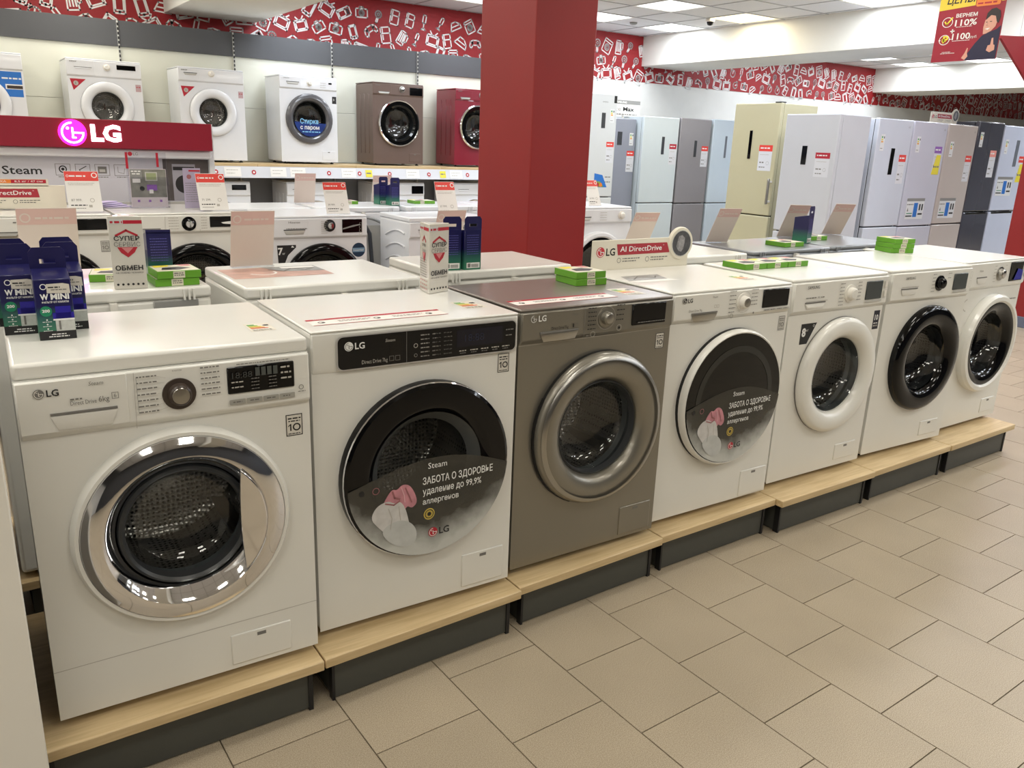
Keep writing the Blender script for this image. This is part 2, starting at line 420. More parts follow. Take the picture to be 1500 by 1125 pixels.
for bi, (xa, xb, lxs, anchor) in enumerate(BAYS):
    ax = anchor
    while ax-.6 >= xa-.61: ax -= .6
    xs = []; x = ax
    while x < xb-.02: xs.append(x); x += .6
    y = 6.65-.6*20; ys = []
    while y < Y1: ys.append(y); y += .6
    for x in xs:
        tb.box(max(x-.012, xa), min(x+.012, xb), Y0, Y1, CEIL-.004, CEIL+.004)
    for y in ys: tb.box(xa, xb, y-.012, y+.012, CEIL-.0045, CEIL+.0035)
    for x in xs:
        for y in ys:
            if any(abs(x-l) < .05 for l in lxs) and any(abs(y-r) < .05 for r in LIGHT_ROWS):
                lights.append((bi, x, y)); continue
            p = project((x+.3, y+.3, CEIL))
            full = x >= xa-.001 and x+.6 <= xb+.001 and y+.6 <= Y1 and y > Y0
            if full and p and -60 < p[0] < 1560 and -80 < p[1] < 400 and ntile < 290:
                o = bpy.data.objects.new('ceiling_tile', ctile); link(o, ceiling); o.location = (x, y, CEIL); ntile += 1
            else:
                rest.box(max(x+.012, xa), min(x+.588, xb), max(y+.012, Y0), min(y+.588, Y1), CEIL, CEIL+.014)
o = tb.build('ceiling_grid', TBAR, ceiling, smooth=False); o['kind'] = 'stuff'
o = rest.build('distant_ceiling_tiles', CEILM, ceiling, smooth=False); o['kind'] = 'stuff'

def diffuser_mat(name, col, st):
    return mat(name, tuple(int(255*c) for c in col), .5, emit=st)
DIFW = diffuser_mat('lit_diffuser_warm', (1, .95, .78), 2.0); DIFC = diffuser_mat('lit_diffuser_cool', (.96, .98, 1), 2.2)
fr_me = MB().box(0, .6, 0, .025, 0, .03).box(0, .6, .575, .6, 0, .03).box(0, .025, .025, .575, 0, .03).box(.575, .6, .025, .575, 0, .03).mesh('frame', WHITE2, smooth=False)
df_me = {k: MB().box(.025, .575, .025, .575, .006, .012).mesh('diffuser', k, smooth=False) for k in (DIFW, DIFC)}
lamps = {}
LNAMES = {(1, 8.4, 6.65): 'lit square ceiling panel beside the first beam, nearest the back wall',
          (1, 8.4, 5.45): 'yellowish lit square ceiling panel beside the beam behind the round camera',
          (1, 7.2, 6.65): 'lit square ceiling panel touching the right edge of the red pillar',
          (2, 12.9, 6.65): 'small lit ceiling panel seen just under the long white beam',
          (2, 14.1, 6.65): 'lit ceiling panel left of the bright spot on the far beam',
          (2, 14.1, 5.45): 'lit ceiling panel just right of and below the hanging red poster'}
for bi, x, y in lights:
    warm = (bi <= 1 and y < 6) or bi == 0
    if bi == 1 and abs(x-8.4) < .05 and abs(y-5.45) < .1: key = 'Y'
    key = WARM if (bi == 1 and abs(x-8.4) < .05 and abs(y-5.45) < .1) else (NEUT if (bi == 0 or (bi == 1 and y < 3 and x < 6)) else COOL)
    e = empty('ceiling_light', (x, y, CEIL-.006), 0)
    lb = None
    for kk, vv in LNAMES.items():
        if kk[0] == bi and abs(kk[1]-x) < .05 and abs(kk[2]-y) < .05: lb = vv
    if lb: tag(e, lb, 'ceiling light', 'square ceiling light panels')
    else: tag(e, 'lit square ceiling panel outside the picture, one of the regular rows', 'ceiling light', 'ceiling light panels out of view')
    o = bpy.data.objects.new('frame', fr_me); link(o, e)
    o = bpy.data.objects.new('diffuser', df_me[DIFW if key != COOL else DIFC]); link(o, e)
    L = lamps.get(key)
    if L is None:
        L = bpy.data.lights.new('panel_light', 'AREA'); L.shape = 'SQUARE'; L.size = .54; L.energy = LAMP_W*(1.4 if key == COOL else 1.0); L.color = key; lamps[key] = L
    lo = bpy.data.objects.new('panel_light', L); link(lo, e); lo.location = (.3, .3, -.004)

# red printed band on the back wall with white line icons
bz0 = 2.39
band = MB().box(X0, X1, Y1-.006, Y1, bz0, CEIL).build('wall_graphic_band', WRED, None, smooth=False)
tag(band, 'long red printed band with white appliance line drawings along the top of the back wall', 'wall graphic')
def icon(P, kind, a, b, s, rot, t):
    c, sn = math.cos(rot), math.sin(rot)
    def T(pts): return [(a+s*(x*c-y*sn), b+s*(x*sn+y*c)) for x, y in pts]
    def ln(pts, closed=False): P.line(T(pts), t, INKW, 0, closed)
    def rc(x0, x1, y0, y1): ln([(x0, y0), (x1, y0), (x1, y1), (x0, y1)], True)
    def ci(x, y, r, n=10): ln([(x+r*math.cos(2*PI*k/n), y+r*math.sin(2*PI*k/n)) for k in range(n)], True)
    if kind == 0: rc(-.5, .5, -.38, .38); rc(-.38, .38, -.26, .26); ln([(-.1, .38), (-.3, .62)]); ln([(.1, .38), (.3, .62)])   # tv set
    elif kind == 1: rc(-.3, .3, -.5, .5); rc(-.22, .22, -.34, .4); ci(0, -.42, .03, 6)                                        # phone
    elif kind == 2: rc(-.42, .42, -.5, .5); ci(0, -.08, .24); ci(0, -.08, .12, 8); ln([(-.42, .3), (.42, .3)])               # washing machine
    elif kind == 3: rc(-.5, .5, -.32, .32); ci(0, 0, .22); ci(0, 0, .1, 8); ln([(-.2, .32), (-.12, .45), (.12, .45), (.2, .32)])  # photo camera
    elif kind == 4: ln([(-.5, -.1), (-.42, .22), (-.2, .32), (.2, .32), (.42, .22), (.5, -.1), (.36, -.26), (.2, -.02), (-.2, -.02), (-.36, -.26)], True); ci(-.25, .14, .06, 6); ci(.25, .14, .06, 6)  # game pad
    elif kind == 5: ln([(-.3, -.5), (-.22, .5), (.22, .5), (.3, -.5)], True); ln([(.22, .4), (.45, .35), (.45, -.1), (.26, -.2)]); ln([(-.12, .35), (-.14, -.3)]); ln([(.02, .35), (.02, -.3)]); ln([(.14, .35), (.17, -.3)])  # kettle jug
    elif kind == 6: ln([(-.5, -.25), (.5, -.25), (.42, .05), (.1, .28), (-.25, .28)], True); ln([(-.3, .0), (.3, .0)])   # iron
    elif kind == 7: rc(-.34, .34, -.5, .5); ln([(-.34, .12), (.34, .12)]); ln([(-.2, .2), (-.2, .4)]); ln([(-.2, 0), (-.2, -.25)])  # fridge
    elif kind == 8: ci(0, .18, .26, 12); ci(0, .18, .1, 6); ln([(-.06, -.08), (-.06, -.5), (.06, -.5), (.06, -.08)])  # fan
    elif kind == 9: rc(-.12, .12, -.05, .5); ln([(0, -.05), (0, -.4)]); ln([(-.16, -.5), (0, -.38), (.16, -.5)], True)  # blender stick
    elif kind == 10: rc(-.5, .5, -.3, .3); rc(-.4, .12, -.2, .2); ci(.3, .1, .06, 6); ci(.3, -.1, .06, 6)       # microwave
    else: ci(0, 0, .3, 14); ln([(0, 0), (.12, .14)]); rc(-.08, .08, .3, .44)                                # alarm clock
P = Print((0, Y1-.006, 0), (1, 0, 0), (0, 0, 1), (0, -1, 0))
rnd = random.Random(3); row = 0; z = bz0+.07
while z < CEIL-.02:
    x = -1.0+(row % 2)*.105
    while x < X1-.1:
        icon(P, rnd.randrange(12), x+rnd.uniform(-.015, .015), z+rnd.uniform(-.02, .02),   .160+rnd.uniform(-.02, .02), rnd.uniform(-.6, .6), .0145)
        x += .205
    z += .178; row += 1
o = P.build('printed_icons', band); o['kind'] = 'stuff'

# red pillars
pl = MB().box(3.03, 3.41, 2.0, 2.5, 0, 2.6).build('pillar', PILR, None, bevel=.006)
tag(pl, 'thick red square pillar in the middle of the shop behind the front row of washers', 'pillar')
pe = empty('pillar', (8.96, 2.01, 0), 0, 'red pillar at the right edge of the picture with a grey skirting', 'pillar')
MB().box(-.3, .3, -.25, .25, .09, CEIL-.4).build('shaft', PILR, pe, bevel=.006)
MB().box(-.31, .31, -.26, .26, 0, .1).build('skirting', mat('blue_grey_skirting', (98, 104, 122), .5), pe, bevel=.004)
#END1

# ================================================================ WASHING MACHINES
WW, HH = .6, .85
def front_plate(bm, x0, x1, z0, z1, cx, cz, r, y, depth, n=64):
    """front sheet with a round opening and a rim going inwards"""
    circ = [(cx+r*math.cos(2*PI*k/n), cz+r*math.sin(2*PI*k/n)) for k in range(n)]
    out = []
    for k in range(n):
        dx, dz = math.cos(2*PI*k/n), math.sin(2*PI*k/n); t = 1e9
        if dx > 1e-9: t = min(t, (x1-cx)/dx)
        if dx < -1e-9: t = min(t, (x0-cx)/dx)
        if dz > 1e-9: t = min(t, (z1-cz)/dz)
        if dz < -1e-9: t = min(t, (z0-cz)/dz)
        out.append([cx+t*dx, cz+t*dz])
    for X, Z in ((x0, z0), (x1, z0), (x0, z1), (x1, z1)):
        k = min(range(n), key=lambda i: (out[i][0]-X)**2+(out[i][1]-Z)**2); out[k] = [X, Z]
    vs = [(x, y, z) for x, z in circ]+[(x, y, z) for x, z in out]+[(x, y+depth, z) for x, z in circ]
    fs = []
    for k in range(n):
        l = (k+1) % n
        fs.append((n+k, k, l, n+l)[::-1]); fs.append((k, 2*n+k, 2*n+l, l)[::-1])
    bm.add(vs, fs); return out

def make_drum(root, cx, cz, r, depth, simple=False):
    s_cap['on'] = False
    g = MB().lathe([(r+.004, -.004), (r-.012, .0), (r-.016, .02), (r-.006, .04), (r-.014, .055), (r+.03, .07)], cx, cz, 48).build('gasket', GASKET, root, loc=(-.3, 0, 0))
    rd = min(.235, r+.06)
    dm = MB().lathe([(rd-.03, .066), (rd, .085), (rd, depth-.03), (rd-.03, depth-.012), (.05, depth-.02), (.001, depth-.035)], 0, 0, 48).build('drum', DRUM, root, loc=(cx-.3, 0, cz))
    s_cap['on'] = True
    if not simple:
        for k in range(3):
            a = R(80+120*k); b = MB()
            pr = []
            for t in range(5):
                y = .09+(depth-.14)*t/4
                w = .028*(1-.35*t/4); h = .05*math.sin(PI*(.25+.5*t/4))
                pr.append(((rd-.002), -w, y)); pr.append((rd-h, 0, y)); pr.append((rd-.002, w, y))
            vs = [(p*math.cos(a)-q*math.sin(a), y, p*math.sin(a)+q*math.cos(a)) for p, q, y in pr]
            fs = []
            for t in range(4):
                for q in range(2): fs.append((3*t+q, 3*t+q+1, 3*t+q+4, 3*t+q+3))
            fs += [(0, 1, 2), (14, 13, 12)]
            MB().add(vs, fs).build('lifter', STEELD, dm)
    return dm

def knob(root, x, z, r, base, cap, y=-.012, depth=.022, mark=True):
    k = MB().lathe([(.001, y-depth), (r*.55, y-depth), (r*.66, y-depth+.003), (r*.72, y-.004), (r, y-.003), (r, y+.006)], x, z, 40).build('dial', base, root, loc=(-.3, 0, 0))
    c = MB().lathe([(.001, y-depth-.002), (r*.50, y-depth-.001), (r*.58, y-depth+.003), (r*.64, y-.006)], x, z, 40).build('dial_cap', cap, k)
    return k

def make_washer(label, loc, yaw=0, d=.5, body=WHITE, top=None, panel=None, pz=.745, group=None, door='chrome', cx=.3, cz=.455, Ro=.24,
                rg=.165, dial=None, disp=None, drawer=None, hatch=(.44, .58, .03, .13), printer=None, ribs=False, H=HH, name='washing_machine',
                lid_front=0, plain_back=True, detail=True, sideprint=None, lidt=.03, panel_y=-.012, backclips=False):
    top = top or body; panel = panel or body
    root = empty(name, loc, yaw, label, 'washing machine', group)
    off = (-.3, 0, 0)
    # cabinet: open-fronted shell plus front plate
    b = MB()
    zt = H-lidt; zb = .018
    b.add([(0, 0, zb), (0, d, zb), (WW, d, zb), (WW, 0, zb), (0, 0, zt), (0, d, zt), (WW, d, zt), (WW, 0, zt)],
          [(0, 4, 5, 1), (1, 5, 6, 2), (2, 6, 7, 3), (0, 1, 2, 3), (4, 7, 6, 5)])
    hole = min(rg+.012, .2)
    front_plate(b, 0, WW, zb, zt, cx, cz, hole, 0, .012)
    cab = b.build('cabinet', body, root, bevel=.012, seg=3, loc=off)
    if ribs:
        for yy in (d*.25, d*.5, d*.75):
            MB().box(-.004, 0.001, yy-.02, yy+.02, .12, H-.12).build('side_rib', body, cab, bevel=.004, seg=1)
    # lid
    MB().box(0, WW, -.004+lid_front, d+.004, zt, H).build('lid', top, root, bevel=.008, seg=3, loc=off)
    # control panel
    pn = MB()
    pn.add([(0.001, -.001, pz), (WW-.001, -.001, pz), (WW-.001, panel_y, pz+.012), (.001, panel_y, pz+.012), (.001, panel_y+.002, zt-.002), (WW-.001, panel_y+.002, zt-.002), (WW-.001, .01, zt-.002), (.001, .01, zt-.002), (.001, .01, pz), (WW-.001, .01, pz)],
           [(0, 1, 2, 3), (3, 2, 5, 4), (4, 5, 6, 7), (8, 0, 3, 4, 7), (1, 9, 6, 5, 2)])
    pn.build('control_panel', panel, root, bevel=.004, seg=2, loc=off)
    yp = panel_y-.0005
    if drawer:
        x0, x1, z0, z1, kind = drawer
        dw = MB().box(.003, x1+.022, yp-.0012, yp+.004, pz+.014, zt-.004).build('detergent_drawer', panel, root, bevel=.001, seg=1, loc=off)
        # recessed grip: dark slot on top and sloping scoop
        MB().box(x0, x1, yp-.004, yp-.0005, z1-.005, z1).build('grip_slot', DGREY if kind == 'slot' else INKG, dw)
        s = MB().add([(x0, yp-.0035, z1-.006), (x1, yp-.0035, z1-.006), (x1-.016, yp-.0065, z0+.004), (x0+.016, yp-.0065, z0+.004), (x0+.012, yp-.003, z0-.002), (x1-.012, yp-.003, z0-.002)],
                     [(0, 3, 2, 1), (3, 4, 5, 2), (0, 4, 3), (1, 2, 5)])
        s.build('grip', STEELD if kind == 'chrome' else (panel if kind != 'slot' else LGREY), dw, bevel=.002, seg=1)
    if dial: knob(root, dial[0], dial[1], dial[2], dial[3], dial[4], y=panel_y)
    if disp:
        x0, x1, z0, z1 = disp[:4]
        MB().box(x0, x1, yp-.003, yp+.003, z0, z1).build('display', disp[4] if len(disp) > 4 else BLACK, root, bevel=.002, seg=1, loc=off)
    if hatch:
        x0, x1, z0, z1 = hatch
        h = MB().box(x0, x1, -.003, .003, z0, z1).build('filter_hatch', body, root, bevel=.0025, seg=2, loc=off)
        MB().box((x0+x1)/2-.011, (x0+x1)/2+.011, -.0036, -.002, z1-.017, z1-.008).build('latch_slot', INKG, h)
    for fx in (.05, .55):
        for fy in (.05, d-.05): MB().lathe([(.018, 0), (.018, .008), (.010, .009), (.010, .02)], fx, 0, 12, axis='z', cy=fy).build('foot', BLACKM, root, loc=off)
    # drum and door
    if detail:
        make_drum(root, cx, cz, hole, d-.04, simple=(detail == 'low'))
    dr = bpy.data.objects.new('door', None); dr.empty_display_size = .05; link(dr, root); dr.location = (cx-.3, 0, cz)
    s_cap['on'] = False
    n = 64 if detail != 'low' else 40
    def L(prof, nm, m_): return MB().lathe(prof, 0, 0, n).build(nm, m_, dr)
    dome = [(rg, -.012), (rg*.97, .0), (rg*.88, .045), (rg*.78, .062), (rg*.5, .074), (.001, .078)]
    if door == 'chrome':
        L([(Ro+.012, 0), (Ro+.012, -.012), (Ro+.004, -.026), (Ro-.004, -.026)], 'door_rim', body)
        L([(Ro-.002, -.020), (Ro-.006, -.029), (Ro-.016, -.034), (rg+.052, -.043), (rg+.038, -.044), (rg+.030, -.038), (rg+.006, -.004), (rg+.002, .004)], 'door_ring', CHROME)
        L([(rg+.003, -.006), (rg-.004, -.012), (rg-.010, -.006), (rg-.012, .02)], 'inner_seal', DGREY)
        # crescent shaped pull cover on the right
        xc = .118; rr = rg+.034; a0 = math.acos(xc/rr); V = []
        for k in range(17):
            a = -a0+2*a0*k/16; V.append((rr*math.cos(a), rr*math.sin(a)))
        for k in range(1, 8): 
            t = k/8; V.append((xc-.006*math.sin(PI*t), rr*math.sin(a0)*(1-2*t)))
        MB().prism(V, -.0465, -.036).build('door_handle', CHROME, dr, bevel=.004, seg=3)
    elif door in ('black_glass', 'silver', 'white', 'black', 'white_black', 'black_full', 'chrome_black', 'grey_glass'):
        ringm = {'black_glass': BLACK, 'silver': SILVER, 'white': body, 'black': BLACK, 'white_black': body, 'black_full': body, 'chrome_black': CHROME, 'grey_glass': mat('grey_gloss_ring', (86, 86, 90), .2, coat=.5)}[door]
        if door == 'black_full':
            L([(Ro, -.012), (Ro, -.026), (Ro-.004, -.035), (Ro-.008, -.038), (Ro-.012, -.036)], 'door_rim', body)
            L([(Ro+.001, 0), (Ro-.001, -.013)], 'door_gap', BLACKM)
            L([(Ro-.012, -.0365), (rg+.0, -.0375), (rg*.5, -.0385), (.001, -.0385)], 'door_glass', mat('black_mirror_glass', (12, 13, 13), .05, spec=.35))
            L([(rg+.02, -.0383), (rg-.003, -.0386)], 'inner_ring', mat('soft_grey_ring', (30, 33, 33), .12))
        elif door == 'black_glass':
            L([(Ro, 0), (Ro, -.02), (Ro-.004, -.030), (Ro-.012, -.0345)], 'door_rim', BLACK)
            L([(Ro-.002, -.024), (Ro-.0005, -.026), (Ro-.003, -.029)], 'trim_line', CHROME)
            L([(Ro-.012, -.0345), (Ro-.06, -.038), (rg+.02, -.038), (rg+.014, -.034), (rg, -.020)], 'door_ring', BLACK)
            L([(rg+.003, -.018), (rg-.012, -.006), (rg-.028, .012)], 'inner_ring', mat('smoked_inner_ring', (84, 86, 86), .25))
        elif door == 'chrome_black':
            L([(Ro, 0), (Ro, -.025), (Ro-.008, -.036), (Ro-.018, -.034)], 'door_rim', CHROME)
            L([(Ro-.018, -.034), (rg+.02, -.034), (rg, -.018)], 'door_ring', mat('black_mirror_glass', (12, 13, 13), .05, spec=.35))
        elif door == 'white_black':
            L([(Ro, 0), (Ro, -.028), (Ro-.010, -.042), (Ro-.028, -.044), (Ro-.038, -.036)], 'door_rim', body)
            L([(Ro-.036, -.036), (Ro-.05, -.038), (rg+.02, -.030), (rg, -.010)], 'door_ring', BLACK)
        else:
            L([(Ro, 0), (Ro, -.018), (Ro-.006, -.028), (Ro-.018, -.034), (Ro-.045, -.037), (rg+.030, -.034), (rg+.016, -.028), (rg+.006, -.018), (rg, -.004)], 'door_ring', ringm)
            if door == 'silver':
                L([(Ro+.001, -.001), (Ro+.001, -.012)], 'door_gap', BLACKM)
                L([(Ro-.010, -.036), (Ro-.016, -.0412), (Ro-.024, -.0435)], 'polished_edge', STEELD)
                L([(rg+.001, -.004), (rg-.006, -.009), (rg-.012, .01)], 'inner_ring', DGREY)
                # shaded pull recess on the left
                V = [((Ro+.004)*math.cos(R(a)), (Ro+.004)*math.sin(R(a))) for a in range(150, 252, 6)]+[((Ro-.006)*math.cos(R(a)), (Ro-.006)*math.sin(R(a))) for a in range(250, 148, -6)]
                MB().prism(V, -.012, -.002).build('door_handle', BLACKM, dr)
            elif door == 'white':
                L([(Ro+.002, -.001), (Ro+.002, -.006)], 'door_gap', INKG)
    if door != 'black_full':
        L(dome, 'door_glass', GLASSD if door in ('white_black', 'chrome_black', 'grey_glass', 'black') else GLASS)
    s_cap['on'] = True
    if printer:
        P = Print((-.3, yp-.0032, 0), (1, 0, 0), (0, 0, 1), (0, -1, 0)); Q = Print((-.3, 0, 0), (1, 0, 0), (0, 0, 1), (0, -1, 0))
        T = Print((-.3, 0, H), (1, 0, 0), (0, 1, 0), (0, 0, 1))
        printer(P, Q, T)
        for X_, n_ in ((P, 'panel_print'), (Q, 'front_print'), (T, 'lid_print')):
            if X_.main.v or X_.subs: X_.build(n_, root)
    if backclips:   # rear side: cover plate, hose clips
        rp = MB().box(.06, .54, d, d+.004, .08, zt-.09).build('rear_plate', LGREY, root, bevel=.003, seg=1, loc=off)
        for x0 in (.05, .52):
            for k in range(3): MB().box(x0+.014*k, x0+.014*k+.006, d+.004, d+.012, zt-.004, H-.006).build('lid_clip', body, root, loc=off)
        MB().box(.27, .29, d, d+.02, zt-.03, zt-.0).build('hose_hook', WHITE2, root, loc=off)
        hose = [(.12+.30*t, d+.02+.012*math.sin(6*t), zt-.09+.055*math.sin(PI*t)) for t in [i/12 for i in range(13)]]
        MB().tube(hose, .011, 8).build('drain_hose', mat('grey_hose', (150, 152, 154), .5), root, loc=off)
    return root, dr

def prog_list(P, x0, x1, z0, z1, n, h, m, seed=0, right=False):
    for k in range(n):
        z = z1-(z1-z0)*k/(n-1)
        P.dashes(x0, x1, z, h, m, 1, seed+k)

def sticker(dr, Rs, y=-.0395, scale=1.0):
    """grey foam picture sticker over the lower part of the door glass, with towels, slogan and seal"""
    a0, a1 = R(180+3), R(357); V = []
    xl, zl = Rs*math.cos(a0), Rs*math.sin(a0); xr, zr = Rs*math.cos(a1), Rs*math.sin(a1)
    for k in range(41): a = a0+(a1-a0)*k/40; V.append((Rs*math.cos(a), Rs*math.sin(a)))
    for k in range(1, 20):
        t = k/20; V.append((xr+(xl-xr)*t, zr+(zl-zr)*t+.062*math.sin(PI*t)*(1-.25*t)))
    V = [(x, min(z, .06)) for x, z in V]
    st = MB().prism(V, y, y+.0012).build('door_sticker', STICK, dr, smooth=False)
    P = Print((0, y, 0), (1, 0, 0), (0, 0, 1), (0, -1, 0)); s = scale
    P.text('Steam', -.012*s, .012*s, .017*s, INKW, 1)
    P.text('ЗАБОТА О ЗДОРОВЬЕ', -.028*s, -.032*s, .020*s, INKW, 1, w=.222*s, bold=.012)
    P.text('удаление до 99,9%', -.028*s, -.062*s, .019*s, INKW, 1, w=.185*s, bold=.008)
    P.text('аллергенов', -.028*s, -.091*s, .016*s, INKW, 1, w=.112*s, bold=.006)
    P.sub('gold_seal'); P.disc(-.008, -.122, .017*s, GOLD, 1); P.arc(-.008, -.122, .0135*s, .0022, INK, 2); P.disc(-.008, -.122, .006*s, INK, 2)
    for k in range(6): P.disc(-.008+.0085*s*math.cos(k), -.122+.0085*s*math.sin(k), .002, GOLD, 3, 8)
    P.sub('round_logo'); lg(P, .004*s, -.180, .023*s, RED, INKW, INK, 1)
    P.sub('corner_dots'); P.disc(-.205*s, -.022, .008, INK, 1, 12); P.arc(-.165*s, -.022, .010, .002, mat('dusky_pink_print', (150, 96, 100), .5), 1)
    towel = mat('pink_towel_print', (196, 134, 144), .6, var=.18, vscale=45); towel2 = mat('white_towel_print', (200, 198, 196), .6, var=.10, vscale=40); mist = mat('mist_print', (188, 190, 188), .6, var=.08, vscale=30)
    dp = mat('dusky_pink_print', (150, 96, 100), .5)
    P.sub('towel_print')
    P.poly(chaikin([(-.15, -.075), (-.135, -.045), (-.118, -.026), (-.105, -.032), (-.09, -.018), (-.07, -.022), (-.055, -.042), (-.043, -.078), (-.06, -.094), (-.075, -.082), (-.085, -.10), (-.10, -.112), (-.14, -.10)]), towel, 1)
    P.poly(chaikin([(-.182, -.098), (-.165, -.066), (-.13, -.056), (-.112, -.070), (-.096, -.064), (-.080, -.088), (-.070, -.13), (-.062, -.170), (-.09, -.190), (-.12, -.172), (-.14, -.150), (-.162, -.126)]), towel2, 2)
    P.poly(chaikin([(-.155, -.14), (-.11, -.118), (-.07, -.128), (-.045, -.16), (-.05, -.20), (-.09, -.205), (-.13, -.18)]), mist, 3)
    P.line([(-.118, -.034), (-.112, -.052), (-.098, -.058)], .005, dp, 3)
    P.line([(-.080, -.030), (-.069, -.056), (-.062, -.074)], .0035, dp, 3); P.line([(-.092, -.026), (-.084, -.05), (-.082, -.07)], .0025, mat('light_pink_fold', (222, 176, 182), .5), 3)
    P.line([(-.138, -.064), (-.114, -.072), (-.098, -.064)], .004, dp, 3); P.line([(-.13, -.08), (-.12, -.11), (-.125, -.14)], .002, INKP, 3); P.line([(-.10, -.08), (-.095, -.12)], .002, INKP, 3)
    P.build('slogan', dr)

def energy_label(T, a, b, s=1.0, rot=False):
    T.sub('energy_label')
    T.rect(a, a+.06*s, b, b+.085*s, mat('cream_label', (216, 210, 196), .5), 0)
    cols = [(60, 150, 70), (130, 180, 70), (216, 206, 70), (226, 160, 60), (214, 96, 60)]
    for k, c in enumerate(cols):
        T.rect(a+.006*s, a+(.024+.006*k)*s, b+(.066-.010*k)*s, b+(.073-.010*k)*s, mat('energy_bar_%s' % 'abcde'[k], c, .5), 1)
    T.poly([(a+.040*s, b+.058*s), (a+.046*s, b+.064*s), (a+.056*s, b+.064*s), (a+.056*s, b+.052*s), (a+.046*s, b+.052*s)], INK, 1)
    T.dashes(a+.006*s, a+.054*s, b+.012*s, .003*s, INKG); T.dashes(a+.006*s, a+.05*s, b+.005*s, .003*s, INKG); T.end()
def lid_strip(T, a, b, w, dep, title=True):
    """long shelf-talker strip lying along the front of the lid"""
    T.sub('lid_strip')
    T.rect(a, a+w, b, b+dep, mat('strip_paper', (232, 226, 220), .5), 0); T.rect(a, a+w, b+dep*.78, b+dep, RED, 1); T.rect(a, a+w, b, b+dep*.05, RED, 1)
    T.text('STEAM', a+.02, b+dep*.84, dep*.10, INKW, 2); logo_face(T, a+w-.02, b+dep*.89, dep*.07, None, INKW, 2)
    for k in range(5):
        x = a+.03+w*.2*k
        if k % 2 == 0: T.arc(x, b+dep*.42, dep*.14, dep*.05, INKG, 1); T.disc(x+dep*.05, b+dep*.38, dep*.06, INK, 1)
        else: T.dashes(x-.03, x+.06, b+dep*.5, dep*.06, INKG); T.dashes(x-.03, x+.05, b+dep*.36, dep*.05, INKG)
    T.end()

ZP = .154   # top of the low plinths
# fitted positions of the seven front machines (left front corner, yaw)
FR = [(.6362, .3527, -.0224), (1.2601, .3847, -.0205), (1.8874, .4013, -.0071), (2.5195, .4312, -.0171), (3.1735, .4543, -.0205), (3.8237, .4590, -.0445), (4.4507, .4845, 0)]
def fl(i):
    x, y, a = FR[i]; return (x+.3*math.cos(a), y+.3*math.sin(a), ZP+.004)

# 1: white, chrome porthole
def pr1(P, Q, T):
    lg(P, .042, .789, .016, INKG, WHITE2, INK, 1); P.text('Steam', .132, .796, .008, INKG, 1, slant=.2)
    P.text('Direct Drive', .096, .758, .009, INKG, 1, w=.048); P.text('6kg', .148, .759, .012, INKG, 1, w=.02); P.dashes(.096, .118, .769, .003, INKG)
    P.frame(.173, .186, .762, .776, .001, INKG, 1); P.text('6', .177, .765, .008, INKG, 1)
    P.line([(.215, .69), (.218, .812)], .001, INKP)
    prog_list(P, .222, .262, .722, .800, 7, .003, INKG, 1); P.line([(.222, .80), (.222, .722)], .0007, INKG)
    prog_list(P, .352, .392, .745, .806, 6, .003, INKG, 11); P.text('Хлопок', .294, .806, .004, INKG, 1)
    for k in range(7): P.line([(.262, .723+.0128*k), (.268+.004*abs(3-k), .728+.011*k)], .0005, INKP)
    # display details
    P.text('18:88', .418, .775, .014, mat('dim_segment', (60, 62, 62), .4), 8, w=.045)
    for k in range(4): P.rect(.470+.0135*k, .480+.0135*k, .776, .796, mat('segment_block', (78, 82, 80), .4), 8)
    for k in range(3): P.dashes(.528, .552, .788-.013*k, .004, INKP, 8, k)
    for k in range(2): P.dashes(.416, .442, .765-.012*k, .003, INKP, 8, k+5)
    for a in (.46, .50):
        for k in range(4): P.dashes(a, a+.018, .770-.008*k, .002, INKG, 8, k)
    for k in range(4): P.rrect(.410+.038*k, .446+.038*k, .713, .725, .002, mat('button_grey', (176, 176, 172), .3, metal=.4), 1)
    for k in range(4): P.dashes(.418+.038*k, .438+.038*k, .7175, .003, INKG, 2, k)
    P.arc(.576, .735, .006, .0015, INKG); P.dashes(.43, .55, .8055, .002, INKG, 1, 3); P.dashes(.568, .586, .724, .002, INKG, 1, 3)
    inverter10(Q, .541, .610, .040, .054, INK, mat('pale_sticker', (214, 210, 200), .4))
    Q.line([(.001, .143), (.599, .148)], .0016, INKP)
    energy_label(T, .50, .10, 1.0)
w1, d1 = make_washer('white front-loading washer with a wide chrome door ring, leftmost in the front row', fl(0), FR[0][2], d=.47, body=WHITE, pz=.69, door='chrome', cx=.300, cz=.437, Ro=.226, rg=.140,
    dial=(.306, .754, .035, mat('dark_brown_bezel', (62, 52, 46), .3), STEELD), disp=(.409, .561, .738, .800), drawer=(.058, .182, .710, .745, 'scoop'), hatch=(.38, .53, .030, .113), printer=pr1, lidt=.034, panel_y=-.014)

